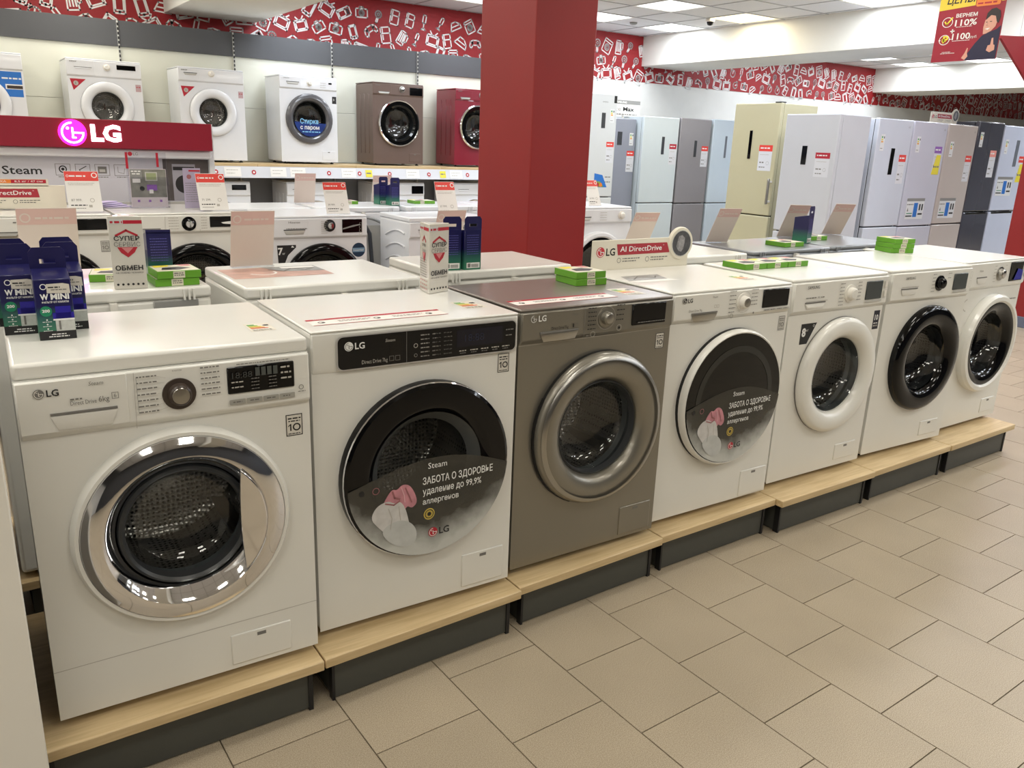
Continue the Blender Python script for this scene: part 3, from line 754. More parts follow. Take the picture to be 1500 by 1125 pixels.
# 2: white, black panel, black door with sticker
def pr2(P, Q, T):
    BK = BLACK
    P.rrect(.062, .592, .744, .834, .016, mat('silver_panel_outline', (200, 200, 200), .3, metal=.5), 0)
    P.rrect(.0655, .5885, .7475, .8305, .014, mat('black_panel_glass', (13, 14, 17), .08, spec=.4), 1)
    P.rect(.205, .235, .755, .823, mat('deep_black_panel', (5, 5, 7), .05), 2); P.line([(.252, .748), (.252, .830)], .0012, INKG, 2)
    lg(P, .094, .806, .019, INKW, INKG, INKW, 3); P.text('Steam', .192, .808, .008, INKP, 3, slant=.2)
    P.text('Direct Drive 7kg', .128, .757, .010, INKP, 3, w=.07)
    P.frame(.203, .216, .757, .770, .001, INKG, 3); P.frame(.220, .233, .757, .770, .001, INKG, 3)
    P.arc(.278, .790, .006, .0015, INKP, 3); P.arc(.278, .764, .005, .0015, INKG, 3)
    for c in range(3): prog_list(P, .293+.034*c, .318+.034*c, .758, .815, 6-(c == 2)*0, .0028, INKP, c*7)
    P.rect(.40, .545, .772, .820, mat('deep_blue_display', (12, 14, 32), .06), 2)
    P.text('18:88', .425, .786, .02, mat('dim_blue_segment', (34, 38, 58), .3), 3, w=.06)
    for k in range(5): P.dashes(.408+.034*k, .432+.034*k, .760, .003, INKP, 3, k); 
    for k in range(5): P.dashes(.410+.034*k, .428+.034*k, .754, .0022, INKG, 3, k)
    P.dashes(.555, .58, .806, .003, INKG, 3); P.dashes(.555, .575, .79, .003, INKG, 3)
    inverter10(Q, .539, .682, .037, .055, INK, mat('pale_sticker', (214, 210, 200), .4))
    lid_strip(T, .03, .055, .38, .07); energy_label(T, .49, .10, 1.2)
    Q.line([(.0, .747), (.062, .747)], .001, INKP)
w2, d2 = make_washer('white washer with black control strip and big black door, second in the front row', fl(1), FR[1][2], d=.44, body=WHITE, pz=.742, door='black_glass', cx=.314, cz=.438, Ro=.252, rg=.166, panel_y=-.006,
    printer=pr2, hatch=(.435, .577, .030, .135), lidt=.006)
sticker(d2, .243, y=-.0395)

# 3: silver grey
def pr3(P, Q, T):
    lg(P, .040, .822, .020, None, INKW, INKW, 1); P.text('Steam', .180, .822, .007, INKG, 1, slant=.2)
    P.text('Direct Drive 7kg', .105, .784, .009, INK, 1, w=.062); P.rect(.184, .188, .785, .797, INK, 1); P.frame(.193, .203, .786, .797, .001, INKG)
    P.line([(.228, .748), (.228, .845)], .0012, INKG)
    prog_list(P, .240, .272, .772, .836, 6, .003, INK, 2); prog_list(P, .352, .384, .792, .838, 4, .003, INK, 5)
    P.arc(.262, .757, .009, .0015, INKP); P.dashes(.236, .25, .752, .003, INKG); P.arc(.366, .768, .010, .0018, INKP); P.disc(.366, .768, .004, INK, 1, 10)
    P.arc(.312, .803, .0365, .001, INKP); P.dashes(.44, .56, .776, .003, INKG, 8, 3)
    inverter10(Q, .540, .678, .036, .052, INK, mat('pale_sticker', (214, 210, 200), .4))
    lid_strip(T, .03, .05, .38, .07); energy_label(T, .46, .06, 1.3)
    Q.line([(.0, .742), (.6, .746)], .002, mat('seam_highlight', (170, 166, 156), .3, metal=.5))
w3, d3 = make_washer('silver grey metallic washer, the only one in the front row', fl(2), FR[2][2], d=.43, body=SILVER, top=SILVTOP, pz=.746, door='silver', cx=.314, cz=.445, Ro=.252, rg=.158,
    dial=(.312, .803, .029, SILVER, STEELD), disp=(.420, .563, .768, .836), drawer=(.066, .206, .752, .780, 'chrome'), hatch=(.441, .581, .030, .132), printer=pr3, lidt=.008, ribs=True, panel_y=-.010)

# 4: white with full black glass
def pr4(P, Q, T):
    lg(P, .048, .821, .016, INK, WHITE2, INK, 1); P.text('Steam', .178, .823, .007, INKG, 1); P.text('Direct Drive 7kg', .070, .781, .008, INKG, 1, w=.062)
    P.frame(.19, .20, .788, .798, .001, INKP); P.frame(.203, .213, .788, .798, .001, INKP)
    prog_list(P, .262, .294, .765, .838, 6, .0028, INKG, 2); prog_list(P, .374, .406, .785, .838, 5, .0028, INKG, 9)
    P.arc(.28, .752, .008, .0014, INKG); P.text('2', .262, .746, .012, INKP, 1); P.disc(.392, .755, .004, INKG, 1, 10)
    P.arc(.336, .798, .0385, .001, INKP); P.rect(.446, .586, .757, .763, LGREY, 1)
    for k in range(4): P.dashes(.45+.034*k, .475+.034*k, .7585, .003, INKG, 2, k)
    inverter10(Q, .555, .672, .034, .054, INKG, mat('silver_sticker', (196, 194, 188), .4))
    energy_label(T, .46, .10, 1.2)
    T.poly([(.02, .24), (.20, .235), (.235, .33), (.06, .335)], mat('grey_photo_print', (150, 150, 148), .4, var=.25, vscale=40), 0); T.poly([(.03, .205), (.235, .20), (.20, .235), (.02, .24)], PAPER, 0)
    T.line([(.06, .26), (.12, .31), (.17, .27), (.2, .3)], .006, INKG, 1)
    Q.line([(0, .742), (.6, .742)], .0014, INKP)
w4, d4 = make_washer('white washer with full black glass door in white rim, fourth in the front row', fl(3), FR[3][2], d=.48, body=WHITE, pz=.743, door='black_full', cx=.320, cz=.448, Ro=.254, rg=.178,
    dial=(.336, .798, .031, WHITE2, STEELD), disp=(.440, .580, .768, .834), drawer=(.085, .208, .748, .776, 'chrome'), hatch=(.446, .590, .022, .127), printer=pr4, lidt=.008, detail=None, panel_y=-.010)
sticker(d4, .240, y=-.0405)

# 5: white with thick white door ring
def pr5(P, Q, T):
    P.text('SAMSUNG', .072, .812, .012, INK, 1, w=.070); P.dashes(.07, .13, .775, .004, INKG, 1, 4); P.text('8.0', .14, .774, .007, INKG, 1); P.dashes(.158, .18, .775, .004, INKG)
    P.rect(.07, .20, .762, .764, INKP, 1)
    prog_list(P, .272, .300, .735, .820, 7, .0028, INKG, 2); prog_list(P, .386, .412, .75, .82, 6, .0028, INKG, 9)
    P.rect(.448, .556, .734, .743, LGREY, 1)
    for z in (.79, .75): P.rrect(.568, .586, z, z+.03, .004, WHITE2, 1); P.frame(.568, .586, z, z+.03, .0008, INKP, 2)
    Q.sub('kilogram_sticker'); Q.poly([(.085, .672), (.178, .672), (.130, .590), (.085, .590)], INK, 0); Q.text('8', .092, .622, .032, INKW, 1, bold=.04); Q.text('кг', .118, .640, .010, INKW, 1); Q.arc(.160, .661, .005, .0015, INKW, 1)
    Q.sub('warranty_sticker'); Q.rect(.548, .588, .610, .690, mat('navy_black_label', (24, 26, 44), .4), 0); Q.text('10', .556, .65, .022, INKW, 1, w=.024, bold=.03); Q.dashes(.553, .582, .634, .004, INKW); Q.dashes(.553, .582, .622, .006, INKP); Q.end()
    Q.line([(0, .711), (.6, .711)], .0014, INKP)
    T.poly([(.40, .11), (.52, .10), (.55, .20), (.44, .20)], mat('pale_lilac_label', (196, 198, 220), .5, var=.1, vscale=40), 0)
w5, d5 = make_washer('white washer with thick white door ring and black kilogram sticker in the front row', fl(4), FR[4][2], d=.46, body=WHITE, pz=.713, door='white', cx=.335, cz=.440, Ro=.242, rg=.156,
    dial=(.346, .778, .036, WHITE2, WHITE), disp=(.448, .555, .745, .820, mat('grey_lcd', (64, 70, 72), .25)), drawer=(.07, .19, .735, .760, 'scoop'), hatch=(.42, .56, .045, .115), printer=pr5, lidt=.012)

# 6: white with black gloss ring
def pr6(P, Q, T):
    P.text('SAMSUNG', .090, .808, .011, INK, 1, w=.066); P.rect(.07, .19, .775, .777, INKP, 1)
    prog_list(P, .285, .31, .745, .82, 6, .0028, INKG, 2); prog_list(P, .40, .425, .80, .82, 2, .0028, INKG, 9)
    P.rect(.456, .562, .732, .742, LGREY, 1)
    for z in (.79, .75): P.frame(.575, .59, z, z+.03, .0008, INKP, 2)
    Q.line([(0, .706), (.6, .706)], .0014, INKP)
w6, d6 = make_washer('white washer with a glossy black door ring and black dial, sixth in the front row', fl(5), FR[5][2], d=.50, body=WHITE, pz=.708, door='black', cx=.338, cz=.436, Ro=.244, rg=.146,
    dial=(.350, .780, .034, BLACK, BLACK), disp=(.455, .560, .743, .816, mat('grey_lcd', (64, 70, 72), .25)), drawer=(.07, .185, .742, .770, 'scoop'), hatch=(.42, .56, .045, .115), printer=pr6, lidt=.012)

# 7: white ring with black centre, blue reflection painted on the display
def pr7(P, Q, T):
    P.text('Midea', .13, .80, .010, INKG, 1, slant=.3); prog_list(P, .27, .295, .745, .82, 6, .0028, INKP, 2); prog_list(P, .375, .39, .76, .82, 4, .0028, INKP, 9)
    P.poly([(.47, .744), (.55, .744), (.55, .79), (.50, .80)], mat('blue_display_reflection', (30, 34, 150), .3), 8)
    for z in (.79, .755): P.rect(.578, .59, z, z+.022, INK, 1)
    Q.line([(0, .712), (.6, .712)], .0014, INKP); Q.dashes(.50, .58, .64, .006, INKG); Q.arc(.10, .64, .03, .004, INKP, a0=90, a1=270)
w7, d7 = make_washer('white washer with white-rimmed black door and painted blue display reflection, rightmost in the front row', fl(6), FR[6][2], d=.52, body=WHITE, pz=.714, door='white_black', cx=.340, cz=.432, Ro=.248, rg=.150,
    dial=(.339, .782, .034, STEELD, CHROME), disp=(.435, .560, .738, .832), drawer=(.12, .21, .745, .775, 'scoop'), hatch=(.44, .57, .045, .12), printer=pr7, lidt=.008)

# ---------------------------------------------------------------- plinths under the front row
PE = [.5755, 1.2355, 1.8761, 2.5043, 3.1339, 3.7612, 4.3996, 5.0376]
PY = [0, .2864, .2901, .3273, .3556, .3354, .3409, .3455]
PT = [0, 0, .0343, .0328, .0165, .0015, .0130, .0172]
def plinth(i, label):
    x0, x1 = PE[i-1], PE[i]; t = math.tan(PT[i]); y = PY[i]; w = x1-x0-.003
    e = empty('display_plinth', (x0, y, 0), 0, label, 'display plinth', 'low plinths under the front row')
    th = .0275; q = lambda xa, xb, ya, yb: [(xa, ya+t*xa), (xb, ya+t*xb), (xb, yb), (xa, yb)]
    MB().slab(q(.0015, w, 0, .62), ZP-th, ZP).build('board', WOOD, e, bevel=.002, seg=1)
    MB().slab(q(.033, w-.03, .030, .60), .004, ZP-th).build('plinth_base', PLINTH, e, bevel=.002, seg=1)
    MB().slab(q(.028, .036, .026, .05), .0, ZP-th).build('corner_post', BLACKM, e); MB().slab(q(w-.036, w-.024, .026, .06), 0, ZP-th).build('corner_post', BLACKM, e)
ords = ['leftmost low wood-topped plinth, under the washer with the chrome door', 'second low plinth from left, under the washer with the black control strip', 'low wood-topped plinth under the silver grey washer',
        'low plinth under the washer with the full black glass door', 'low plinth jutting forward under the washer with the thick white door ring', 'low plinth under the washer with the glossy black door ring', 'last low plinth at the right end, standing out past the final washer']
for k in range(7): plinth(k+1, ords[k])

# washer added left of the first one, its grey painted dark as gap shade
make_washer('added washer behind the cream end board, dark grey standing in for gap shade', (.298, .37, ZP+.004), 0, d=.5, body=mat('gap_shade_grey', (64, 64, 66), .35, coat=.3), door='black', detail=None, H=.84, ribs=True)
e = empty('display_plinth', (-.09, .29, 0), 0, 'low plinth hidden behind the cream end board', 'display plinth', 'low plinths under the front row')
MB().box(0, .662, 0, .62, ZP-.0275, ZP).build('board', WOOD, e, bevel=.002, seg=1); MB().box(.03, .63, .03, .6, .004, ZP-.0275).build('plinth_base', PLINTH, e)
# white board standing at the left end of the row
wb = MB().box(-.30, .600, .16, .18, 0, 1.12).build('end_panel', WHITE2, None, bevel=.003)
tag(wb, 'plain cream white board at the far left edge, hiding the next plinth', 'board')

# ================================================================ ROWS BEHIND
def simple_pr(logo=None, sym=INKG, extra=None):
    def f(P, Q, T):
        if logo: P.text(logo, .06, .80, .016, INKG, 1)
        prog_list(P, .24, .27, .76, .81, 5, .004, INKP, 2)
        if extra: extra(P, Q, T)
    return f
PLR = mat('plinth_white_side', (196, 194, 188), .5)
def back_plinth(x0, x1, y0, y1, zt, label, group='low plinths under the rear rows'):
    e = empty('display_plinth', ((x0+x1)/2, y0, 0), 0, label, 'display plinth', group); w = (x1-x0)/2
    MB().box(-w, w, 0, y1-y0, zt-.028, zt).build('board', WOOD, e, bevel=.002, seg=1)
    MB().box(-w+.03, w-.03, .03, y1-y0-.03, 0, zt-.028).build('plinth_base', PLINTH, e)
def facing_away(x0, y0, d, label, body=WHITE, group=None, top=None, printer=None, H=HH, z=ZP, lidt=.035, detail=None, door='white', clips=True):
    return make_washer(label, (x0+.3, y0+d, z+.004), PI, d=d, body=body, top=top, group=group, door=door, printer=printer, H=H, lidt=lidt, detail=detail, pz=.72+(H-HH),
                       dial=(.33, .78+(H-HH), .034, WHITE2, STEELD), disp=(.42, .55, .75+(H-HH), .81+(H-HH)), drawer=(.06, .19, .74+(H-HH), .77+(H-HH), 'scoop'), backclips=clips)
# row 2, backs to the front row
facing_away(-.02, 1.12, .46, 'white washer turned away at the left edge, behind the blue filter boxes')
def recess(P, Q, T): pass
a20, _ = facing_away(.615, 1.115, .46, 'white washer turned away, carrying the green box stack and shield-printed promo box')
MB().box(-.26+.0, -.13, .46, .466, .775, .812).build('rear_label_recess', MGREY, a20, bevel=.003, seg=1)
def pic2a(P, Q, T):
    # photo sheet on the lid; local axes are turned half a circle
    g = mat('grey_photo_print', (150, 150, 148), .4, var=.25, vscale=40); rs = mat('rosy_photo_print', (196, 158, 146), .4, var=.2, vscale=18)
    T.poly([(.585, .12), (.585, .28), (.30, .06), (.20, .36), (.20, .36)][:0] or [(.24, .09), (.58, .09), (.58, .30), (.24, .30)], rs, 0)
    T.poly([(.24, .09), (.43, .09), (.40, .16), (.36, .20), (.24, .21)], g, 1)
    T.line([(.26, .15), (.30, .18), (.34, .14), (.38, .19), (.42, .15)], .008, INKG, 2)
    T.rect(.25, .37, .105, .135, PAPER, 2); T.arc(.46, .2, .05, .008, PAPER, 1, a0=20, a1=200)
facing_away(1.290, 1.02, .47, 'white washer turned away with a photo sheet on its lid, behind the second front washer', printer=pic2a)
facing_away(2.010, 1.09, .42, 'white washer turned away, directly in front of the red pillar base')
facing_away(3.060, 1.09, .40, 'white washer turned away behind the slogan sign with the round drum picture')
DKG = mat('dark_grey_lid', (142, 145, 150), .3, metal=.3, coat=.3)
facing_away(3.735, 1.12, .42, 'dark grey lidded washer turned away, the left one of two', body=DKG, lidt=.02)
facing_away(4.365, 1.14, .42, 'dark grey lidded washer turned away, right of two, nearest the fridges', body=DKG, lidt=.02)
# row 3, facing the camera across the aisle
def prA(P, Q, T):
    P.dashes(.18, .21, .815, .005, INKG); P.arc(.335, .80, .035, .002, INKP); prog_list(P, .24, .28, .77, .82, 4, .003, INKP)
    inverter10(Q, .540, .665, .040, .055, INKG, LGREY)
make_washer('white washer under the slogan sign with a long black display, leftmost across the aisle', (.925, 3.0, .210), 0, d=.55, pz=.745, door='black', cx=.32, cz=.445, Ro=.25, rg=.17, printer=prA,
    drawer=(.05, .2, .75, .775, 'chrome'), disp=(.40, .575, .775, .828), lidt=.01)
def prB(P, Q, T):
    P.dashes(.13, .2, .765, .004, INKG); P.line([(.225, .75), (.225, .835)], .0012, INKP)
    prog_list(P, .24, .29, .77, .825, 5, .003, INKP, 3); prog_list(P, .40, .43, .77, .825, 5, .003, INKP, 4); P.text('2', .39, .757, .01, INKP, 1)
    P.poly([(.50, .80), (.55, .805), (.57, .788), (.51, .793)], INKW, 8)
make_washer('white washer with big black door ring and black-rimmed dial across the aisle', (1.545, 3.0, .210), 0, d=.55, pz=.745, door='black', cx=.37, cz=.445, Ro=.25, rg=.185, printer=prB,
    dial=(.34, .795, .036, BLACK, CHROME), disp=(.445, .585, .775, .83), drawer=(.04, .2, .75, .775, 'chrome'), lidt=.01)
def prH(P, Q, T):
    P.text('Hisense', .10, .808, .012, INKG, 1, w=.07); P.dashes(.085, .21, .775, .004, INKG); prog_list(P, .30, .34, .745, .815, 7, .003, INKP, 2)
    for z in (.79, .77, .75, .73): P.frame(.545, .562, z, z+.014, .001, INKP, 1)
    Q.poly([(.03, .68), (.145, .68), (.145, .665), (.095, .62), (.075, .575), (.035, .575)], INK, 0); Q.text('7', .035, .625, .040, INKW, 1, bold=.03); Q.text('кг', .062, .625, .012, INKW, 1)
    Q.poly([(.115, .665), (.122, .677), (.135, .665)], INKW, 1)
    Q.disc(.545, .635, .044, mat('dark_teal_print', (24, 52, 78), .4), 0); Q.rect(.505, .585, .622, .648, mat('sky_blue_print', (118, 150, 176), .4), 1); Q.text('Inverter', .51, .629, .012, INKW, 2, w=.07)
    P.poly([(.435, .765), (.55, .790), (.55, .797), (.50, .79), (.435, .772)], MGREY, 9)
make_washer('white washer with the black 7 kilogram sticker and round blue sticker across the aisle', (2.405, 3.28, ZP+.004), 0, d=.46, body=WHITEC, pz=.715, door='black', cx=.315, cz=.425, Ro=.26, rg=.185, printer=prH,
    dial=(.355, .79, .036, BLACKM, CHROME), disp=(.435, .565, .745, .825), drawer=(.07, .2, .745, .772, 'slot'), lidt=.015)
def prD(P, Q, T): P.text('Hisense', .10, .775, .012, INKG, 1, w=.07)
wD, _ = make_washer('white washer with arched ribs on its side, left of the pillar across the aisle', (3.30, 3.28, ZP+.004), 0, d=.44, body=WHITEC, pz=.69, door='white', cx=.3, cz=.42, Ro=.23, rg=.16, printer=prD, H=.825,
    dial=(.40, .76, .034, WHITE2, CHROME), disp=(.45, .56, .73, .79), drawer=(.06, .19, .72, .75, 'scoop'), lidt=.03)
for k in range(6):
    z = .70-.085*k; pts = [(-.303, .06+.28*t, z+.040*math.sin(PI*(.15+.8*t))-.02*t) for t in [i/8 for i in range(9)]]
    MB().tube(pts, .006, 6).build('side_rib', WHITEC, wD)
def prC(P, Q, T): prog_list(P, .3, .36, .76, .81, 4, .003, INKP); 
make_washer('white washer with a thin white door rim just right of the pillar', (4.345, 3.0, .210), 0, d=.5, body=WHITEC, pz=.735, door='white_black', cx=.3, cz=.43, Ro=.25, rg=.18, printer=prC,
    dial=(.50, .79, .030, WHITE2, WHITE), drawer=(.06, .22, .76, .785, 'slot'), lidt=.015)
# row 4, backs to row 3
for k, (x0, lab) in enumerate([(1.95, 'white washer turned away behind the seven kilogram one, under the pink card back'), (2.60, 'white washer turned away carrying the two distant blue filter boxes'),
                               (3.25, 'white washer turned away carrying the distant lime green box'), (3.90, 'white washer turned away just behind the red pillar')]):
    facing_away(x0, 3.82, .45, lab, body=WHITEC)
MB_h = [(2.83+.03*math.sin(5*t), 3.70, .98-.55*t) for t in [i/14 for i in range(15)]]
hz = MB().tube([(2.74, 3.76, .30), (2.76, 3.72, .62), (2.80, 3.70, .86), (2.86, 3.70, .94), (2.92, 3.71, .84), (2.95, 3.73, .55), (2.95, 3.75, .30)], .014, 8).build('drain_hose', mat('dark_hose', (60, 64, 70), .4), None)
tag(hz, 'dark looped drain hose in the gap beside the washer with ribbed side', 'hose')
# plinths for the rear rows
for x0, x1, y0, y1, zt, lab in ((-.05, .60, 1.10, 1.62, ZP, 'rear plinth at the far left, under the washer behind the blue boxes'), (.603, 1.25, 1.10, 1.62, ZP, 'rear plinth under the turned-away washer with green boxes on top'),
    (1.27, 1.93, 1.0, 1.56, ZP, 'rear plinth under the turned-away washer with the photo sheet'), (1.99, 2.65, 1.06, 1.56, ZP, 'rear plinth under the turned-away washer nearest the pillar'),
    (3.03, 3.69, 1.06, 1.56, ZP, 'rear plinth under the turned-away washer behind the slogan sign'), (3.71, 4.34, 1.1, 1.6, ZP, 'rear plinth under the left dark grey washer'), (4.345, 5.0, 1.1, 1.6, ZP, 'rear plinth under the right dark grey washer'),
    (-.6, 1.88, 2.96, 3.8, .206, 'tall plinth under the two washers of the red headed brand stand'), (2.07, 2.74, 3.2, 3.79, ZP, 'plinth under the washer with the seven kilogram sticker'), (2.96, 3.64, 3.2, 3.79, ZP, 'plinth under the washer with the ribbed side'),
    (4.02, 4.68, 2.94, 3.6, .206, 'tall plinth under the washer right of the pillar'), (1.92, 4.53, 3.805, 4.3, ZP, 'long plinth under the farther row of turned-away washers')):
    back_plinth(x0, x1, y0, y1, zt, lab)

# ---------------------------------------------------------------- brand stand with lit header
st = empty('brand_stand', (.65, 3.72, .206), 0, 'crimson headed brand stand with lit round emblem and picture board behind two washers', 'display stand')
hd = MB().box(-1.25, 1.245, -.09, 0, 1.150, 1.302).build('header', CRIM, st, bevel=.003, seg=1)
gl = mat('lit_magenta_emblem', (236, 30, 200), .4, emit=3.0); gw = mat('lit_white_letters', (240, 236, 255), .4, emit=5.0)
P = Print((0, -.092, 0), (1, 0, 0), (0, 0, 1), (0, -1, 0)); s_cap['on'] = True
em = MB().prism([(.517+.068*math.cos(2*PI*k/32), 1.228+.068*math.sin(2*PI*k/32)) for k in range(32)], -.102, -.090).build('lit_emblem', gl, hd)
Pe = Print((0, -.103, 0), (1, 0, 0), (0, 0, 1), (0, -1, 0)); logo_face(Pe, .517, 1.228, .066, None, gw, 1); Pe.build('emblem_lines', hd)
P.text('LG', .606, 1.190, .082, gw, 4, w=.15, bold=.04); P.build('lit_letters', hd)
MB().box(-1.25, 1.245, -.055, .01, 1.102, 1.150).build('header_rail', WHITEC, st, bevel=.012, seg=3)
bd = MB().box(-1.22, 1.24, .012, .03, .80, 1.110).build('picture_board', mat('silver_picture_board', (212, 212, 220), .35, metal=.1), st)
for x in (-1.235, 1.255): MB().box(x-.015, x+.015, -.01, .03, 0, 1.302).build('post', WHITEC, st)
MB().box(-1.22, 1.24, -.02, .012, .835, .855).build('lower_rail', LGREY, st)
P = Print((0, .012, 0), (1, 0, 0), (0, 0, 1), (0, -1, 0))
P.text('True', .0, 1.005, .042, INKG, 1, w=.165); P.text('Steam', .175, 1.005, .042, INK, 1, w=.185, bold=.012)
for k in range(4):
    x = .425+.098*k; P.frame(x, x+.075, 1.0, 1.062, .0025, INKG, 1); P.dashes(x+.012, x+.065, .99-.0, .004, INKG)
    if k == 0: P.arc(x+.037, 1.033, .02, .006, INK, 2); P.disc(x+.037, 1.033, .008, INK, 2)
    elif k == 1: P.line([(x+.055, 1.05), (x+.02, 1.03), (x+.03, 1.012), (x+.055, 1.02)], .004, INK, 2)
    elif k == 2: P.rect(x+.015, x+.06, 1.012, 1.05, INKG, 2); P.rect(x+.022, x+.052, 1.02, 1.035, LGREY, 3)
    else: P.line([(x+.02, 1.05), (x+.02, 1.02), (x+.05, 1.012), (x+.055, 1.04)], .002, INKG, 2)
P.sub('board_photo'); P.rect(.98, 1.238, .86, 1.098, mat('dim_interior_photo', (84, 78, 78), .5, var=.2, vscale=9), 1); P.rect(1.03, 1.16, .86, 1.07, mat('photo_washer_grey', (158, 156, 166), .5), 2); P.rect(1.035, 1.155, 1.035, 1.055, INK, 3); P.disc(1.095, .955, .052, INK, 3)
P.build('board_print', st)

# ---------------------------------------------------------------- small goods
def sign_board(label, loc, yaw, disc=True, s=1.0, strip=False):
    e = empty('slogan_sign', loc, yaw, label, 'sign', 'slogan signs on washer lids')
    W2 = .50*s; Hh = .115*s
    cream = mat('cream_sign_board', (222, 216, 200), .45)
    b = MB().prism([(0, 0), (W2, 0), (W2, .05*s), (.40*s, Hh*1.02), (0, Hh)] if disc else [(0, 0), (W2, 0), (W2, Hh), (0, Hh)], 0, .006).build('board', cream, e, bevel=.0015, seg=1, smooth=False)
    MB().box(.0, W2, .0, .05, 0, .003).build('foot', cream, e)
    P = Print((0, 0, 0), (1, 0, 0), (0, 0, 1), (0, -1, 0))
    lg(P, .040*s, .070*s, .032*s, mat('brand_disc_red', (190, 48, 60), .45), INKW, INK, 1)
    P.poly([(.118*s, .098*s), (.118*s+.26*s, .098*s), (.395*s, .058*s) if disc else (.385*s, .056*s), (.126*s, .056*s)], mat('brick_red_print', (164, 44, 56), .5), 1)
    P.text('AI DirectDrive', .136*s, .069*s, .020*s, INKW, 2, w=.215*s, bold=.01); P.text('™', .356*s, .084*s, .006*s, INKW, 2)
    for x in (.125, .27):
        P.arc((x+.008)*s, .036*s, .010*s, .002*s, INKG, 1); P.dashes((x+.026)*s, (x+.115)*s, .040*s, .004*s, INKG); P.dashes((x+.026)*s, (x+.095)*s, .030*s, .004*s, INKG, 1, 4)
    P.build('board_print', e)
    if strip:
        P = Print((0, -.001, 0), (1, 0, 0), (0, 0, 1), (0, -1, 0))
        P.poly([(.14*s, .125*s), (.27*s, .125*s), (.27*s, .142*s), (.15*s, .142*s)], ORG, 0); P.rect(.27*s, .42*s, .125*s, .142*s, RED, 0); P.text('НОВИНКА', .16*s, .129*s, .009*s, INKW, 1, w=.09*s); P.text('8,5 кг / 47 см', .285*s, .129*s, .009*s, INKW, 1, w=.12*s)
        MB().box(.13*s, .43*s, 0, .004, .11*s, .145*s).build('top_strip', cream, e); P.build('top_strip_print', e)
    if disc:
        s_cap['on'] = True
        d = MB().lathe([(.062*s, -.006), (.065*s, .0), (.065*s, .008), (.062*s, .012)], .452*s, .092*s, 40).build('drum_picture', cream, e)
        Pq = Print((0, -.006, 0), (1, 0, 0), (0, 0, 1), (0, -1, 0)); Pq.disc(.452*s, .092*s, .052*s, mat('dark_drum_print', (72, 72, 76), .4, var=.3, vscale=60), 1, 36); Pq.arc(.452*s, .092*s, .053*s, .003, LGREY, 2)
        Pq.poly([((.452+.024*math.cos(k*.7)*(1.1 if k % 2 else .8)-.004)*s, (.092+.034*math.sin(k*.7))*s) for k in range(9)], mat('rag_print', (140, 138, 140), .5, var=.3, vscale=90), 2)
        Pq.build('drum_print', d)
    return e
sign_board('cream slogan sign with a round drum picture on the fourth front washer', (2.560, .905, ZP+HH+.004), -.02)
sign_board('cream slogan sign with orange and red top strip at the left edge across the aisle', (.565, 3.28, .206+HH+.008), 0, disc=False, strip=True, s=1.0)
sign_board('small slogan sign on top of the beige fridge', (9.62, 3.75, 1.845), 0, s=1.1)

def price_card(label, loc, yaw, w=.145, h=.20, lean=20, back=False, tilt=0, price='', group=None):
    e = empty('price_card', loc, yaw, label, 'price card', group)
    R_ = Matrix.Rotation(R(-lean), 4, 'X')
    def put(o): o.matrix_local = R_ @ o.matrix_local; return o
    sh = MB().box(0, w, 0, .0025, .004, h).build('sheet', PINKB if back else PAPER, e); put(sh)
    put_all = lambda P_: [put(o) for o in P_.objs]
    P = Print((0, 0, 0), (1, 0, 0), (0, 0, 1), (0, -1, 0))
    P.rect(.001, w-.001, h*.76, h-.002, PRED, 0); P.text('eldorado' if False else '• • • •', .03, h*.86, h*.03, INKW, 1) if False else None
    P.dashes(.022, w*.62, h*.86, h*.035, INKW, 1); P.arc(.014, h*.88, .006, .002, INKW, 1); P.arc(w*.88, h*.90, h*.065, h*.02, INKW, 1)
    P.dashes(.012, w*.85, h*.70, h*.012, INKP); P.dashes(.012, w*.8, h*.66, h*.012, INKP)
    if price: P.text(price, .016, h*.27, h*.055, INKG, 1)
    P.arc(w*.72, h*.29, h*.05, h*.012, INKP, 1); P.dashes(.012, w*.55, h*.16, h*.025, INK); P.dashes(.014, w*.5, h*.09, h*.014, INKG)
    P.rect(w*.6, w*.7, h*.12, h*.18, INKP, 0)
    put(P.build('card_print', sh if False else e))
    P = Print((w, .0025, 0), (-1, 0, 0), (0, 0, 1), (0, 1, 0))
    P.rect(.001, w-.001, h*.76, h-.002, PINKH if back else PRED, 0); P.arc(w*.14, h*.86, h*.07, h*.02, PINKB, 1); P.dashes(w*.3, w*.9, h*.84, h*.03, PINKB, 1)
    put(P.build('back_print', e))
    MB().box(0, w, -.008, .020, -.0, .004).build('card_foot', ACRY, e)
    return e
Z1 = ZP+HH+.0045
price_card('red and white price card on the leftmost washer across the aisle', (1.05, 3.05, .206+HH+.008), 0, .150, .205, price='87 999.')
price_card('red and white price card on the washer with big black door across the aisle', (1.662, 3.05, .206+HH+.008), 0, .148, .20, price='71 299.')
price_card('red and white price card on the seven kilogram washer', (2.470, 3.33, Z1), 0, .150, .20, price='39 999.')
price_card('red and white price card left of the pillar on the washer with ribbed side', (3.235, 3.30, ZP+.825+.0045), 0, .148, .235, price='37 999.')
price_card('red and white price card just right of the pillar', (4.27, 3.02, .206+HH+.008), 0, .11, .19, lean=24, price='24 999.')
price_card('beige back of a large price card behind the blue filter boxes', (.905, 1.50, Z1), PI, .165, .215, lean=12, back=True)
price_card('beige back of a price card on the washer with the photo sheet', (1.515, 1.44, Z1), PI, .15, .205, lean=14, back=True)
price_card('beige back of a price card behind the white three-sided promo box', (2.30, 1.46, Z1), PI, .13, .20, lean=18, back=True)
price_card('beige back of a slanting price card left of the drum picture', (3.32, 1.42, Z1), PI-.2, .13, .20, lean=30, back=True)
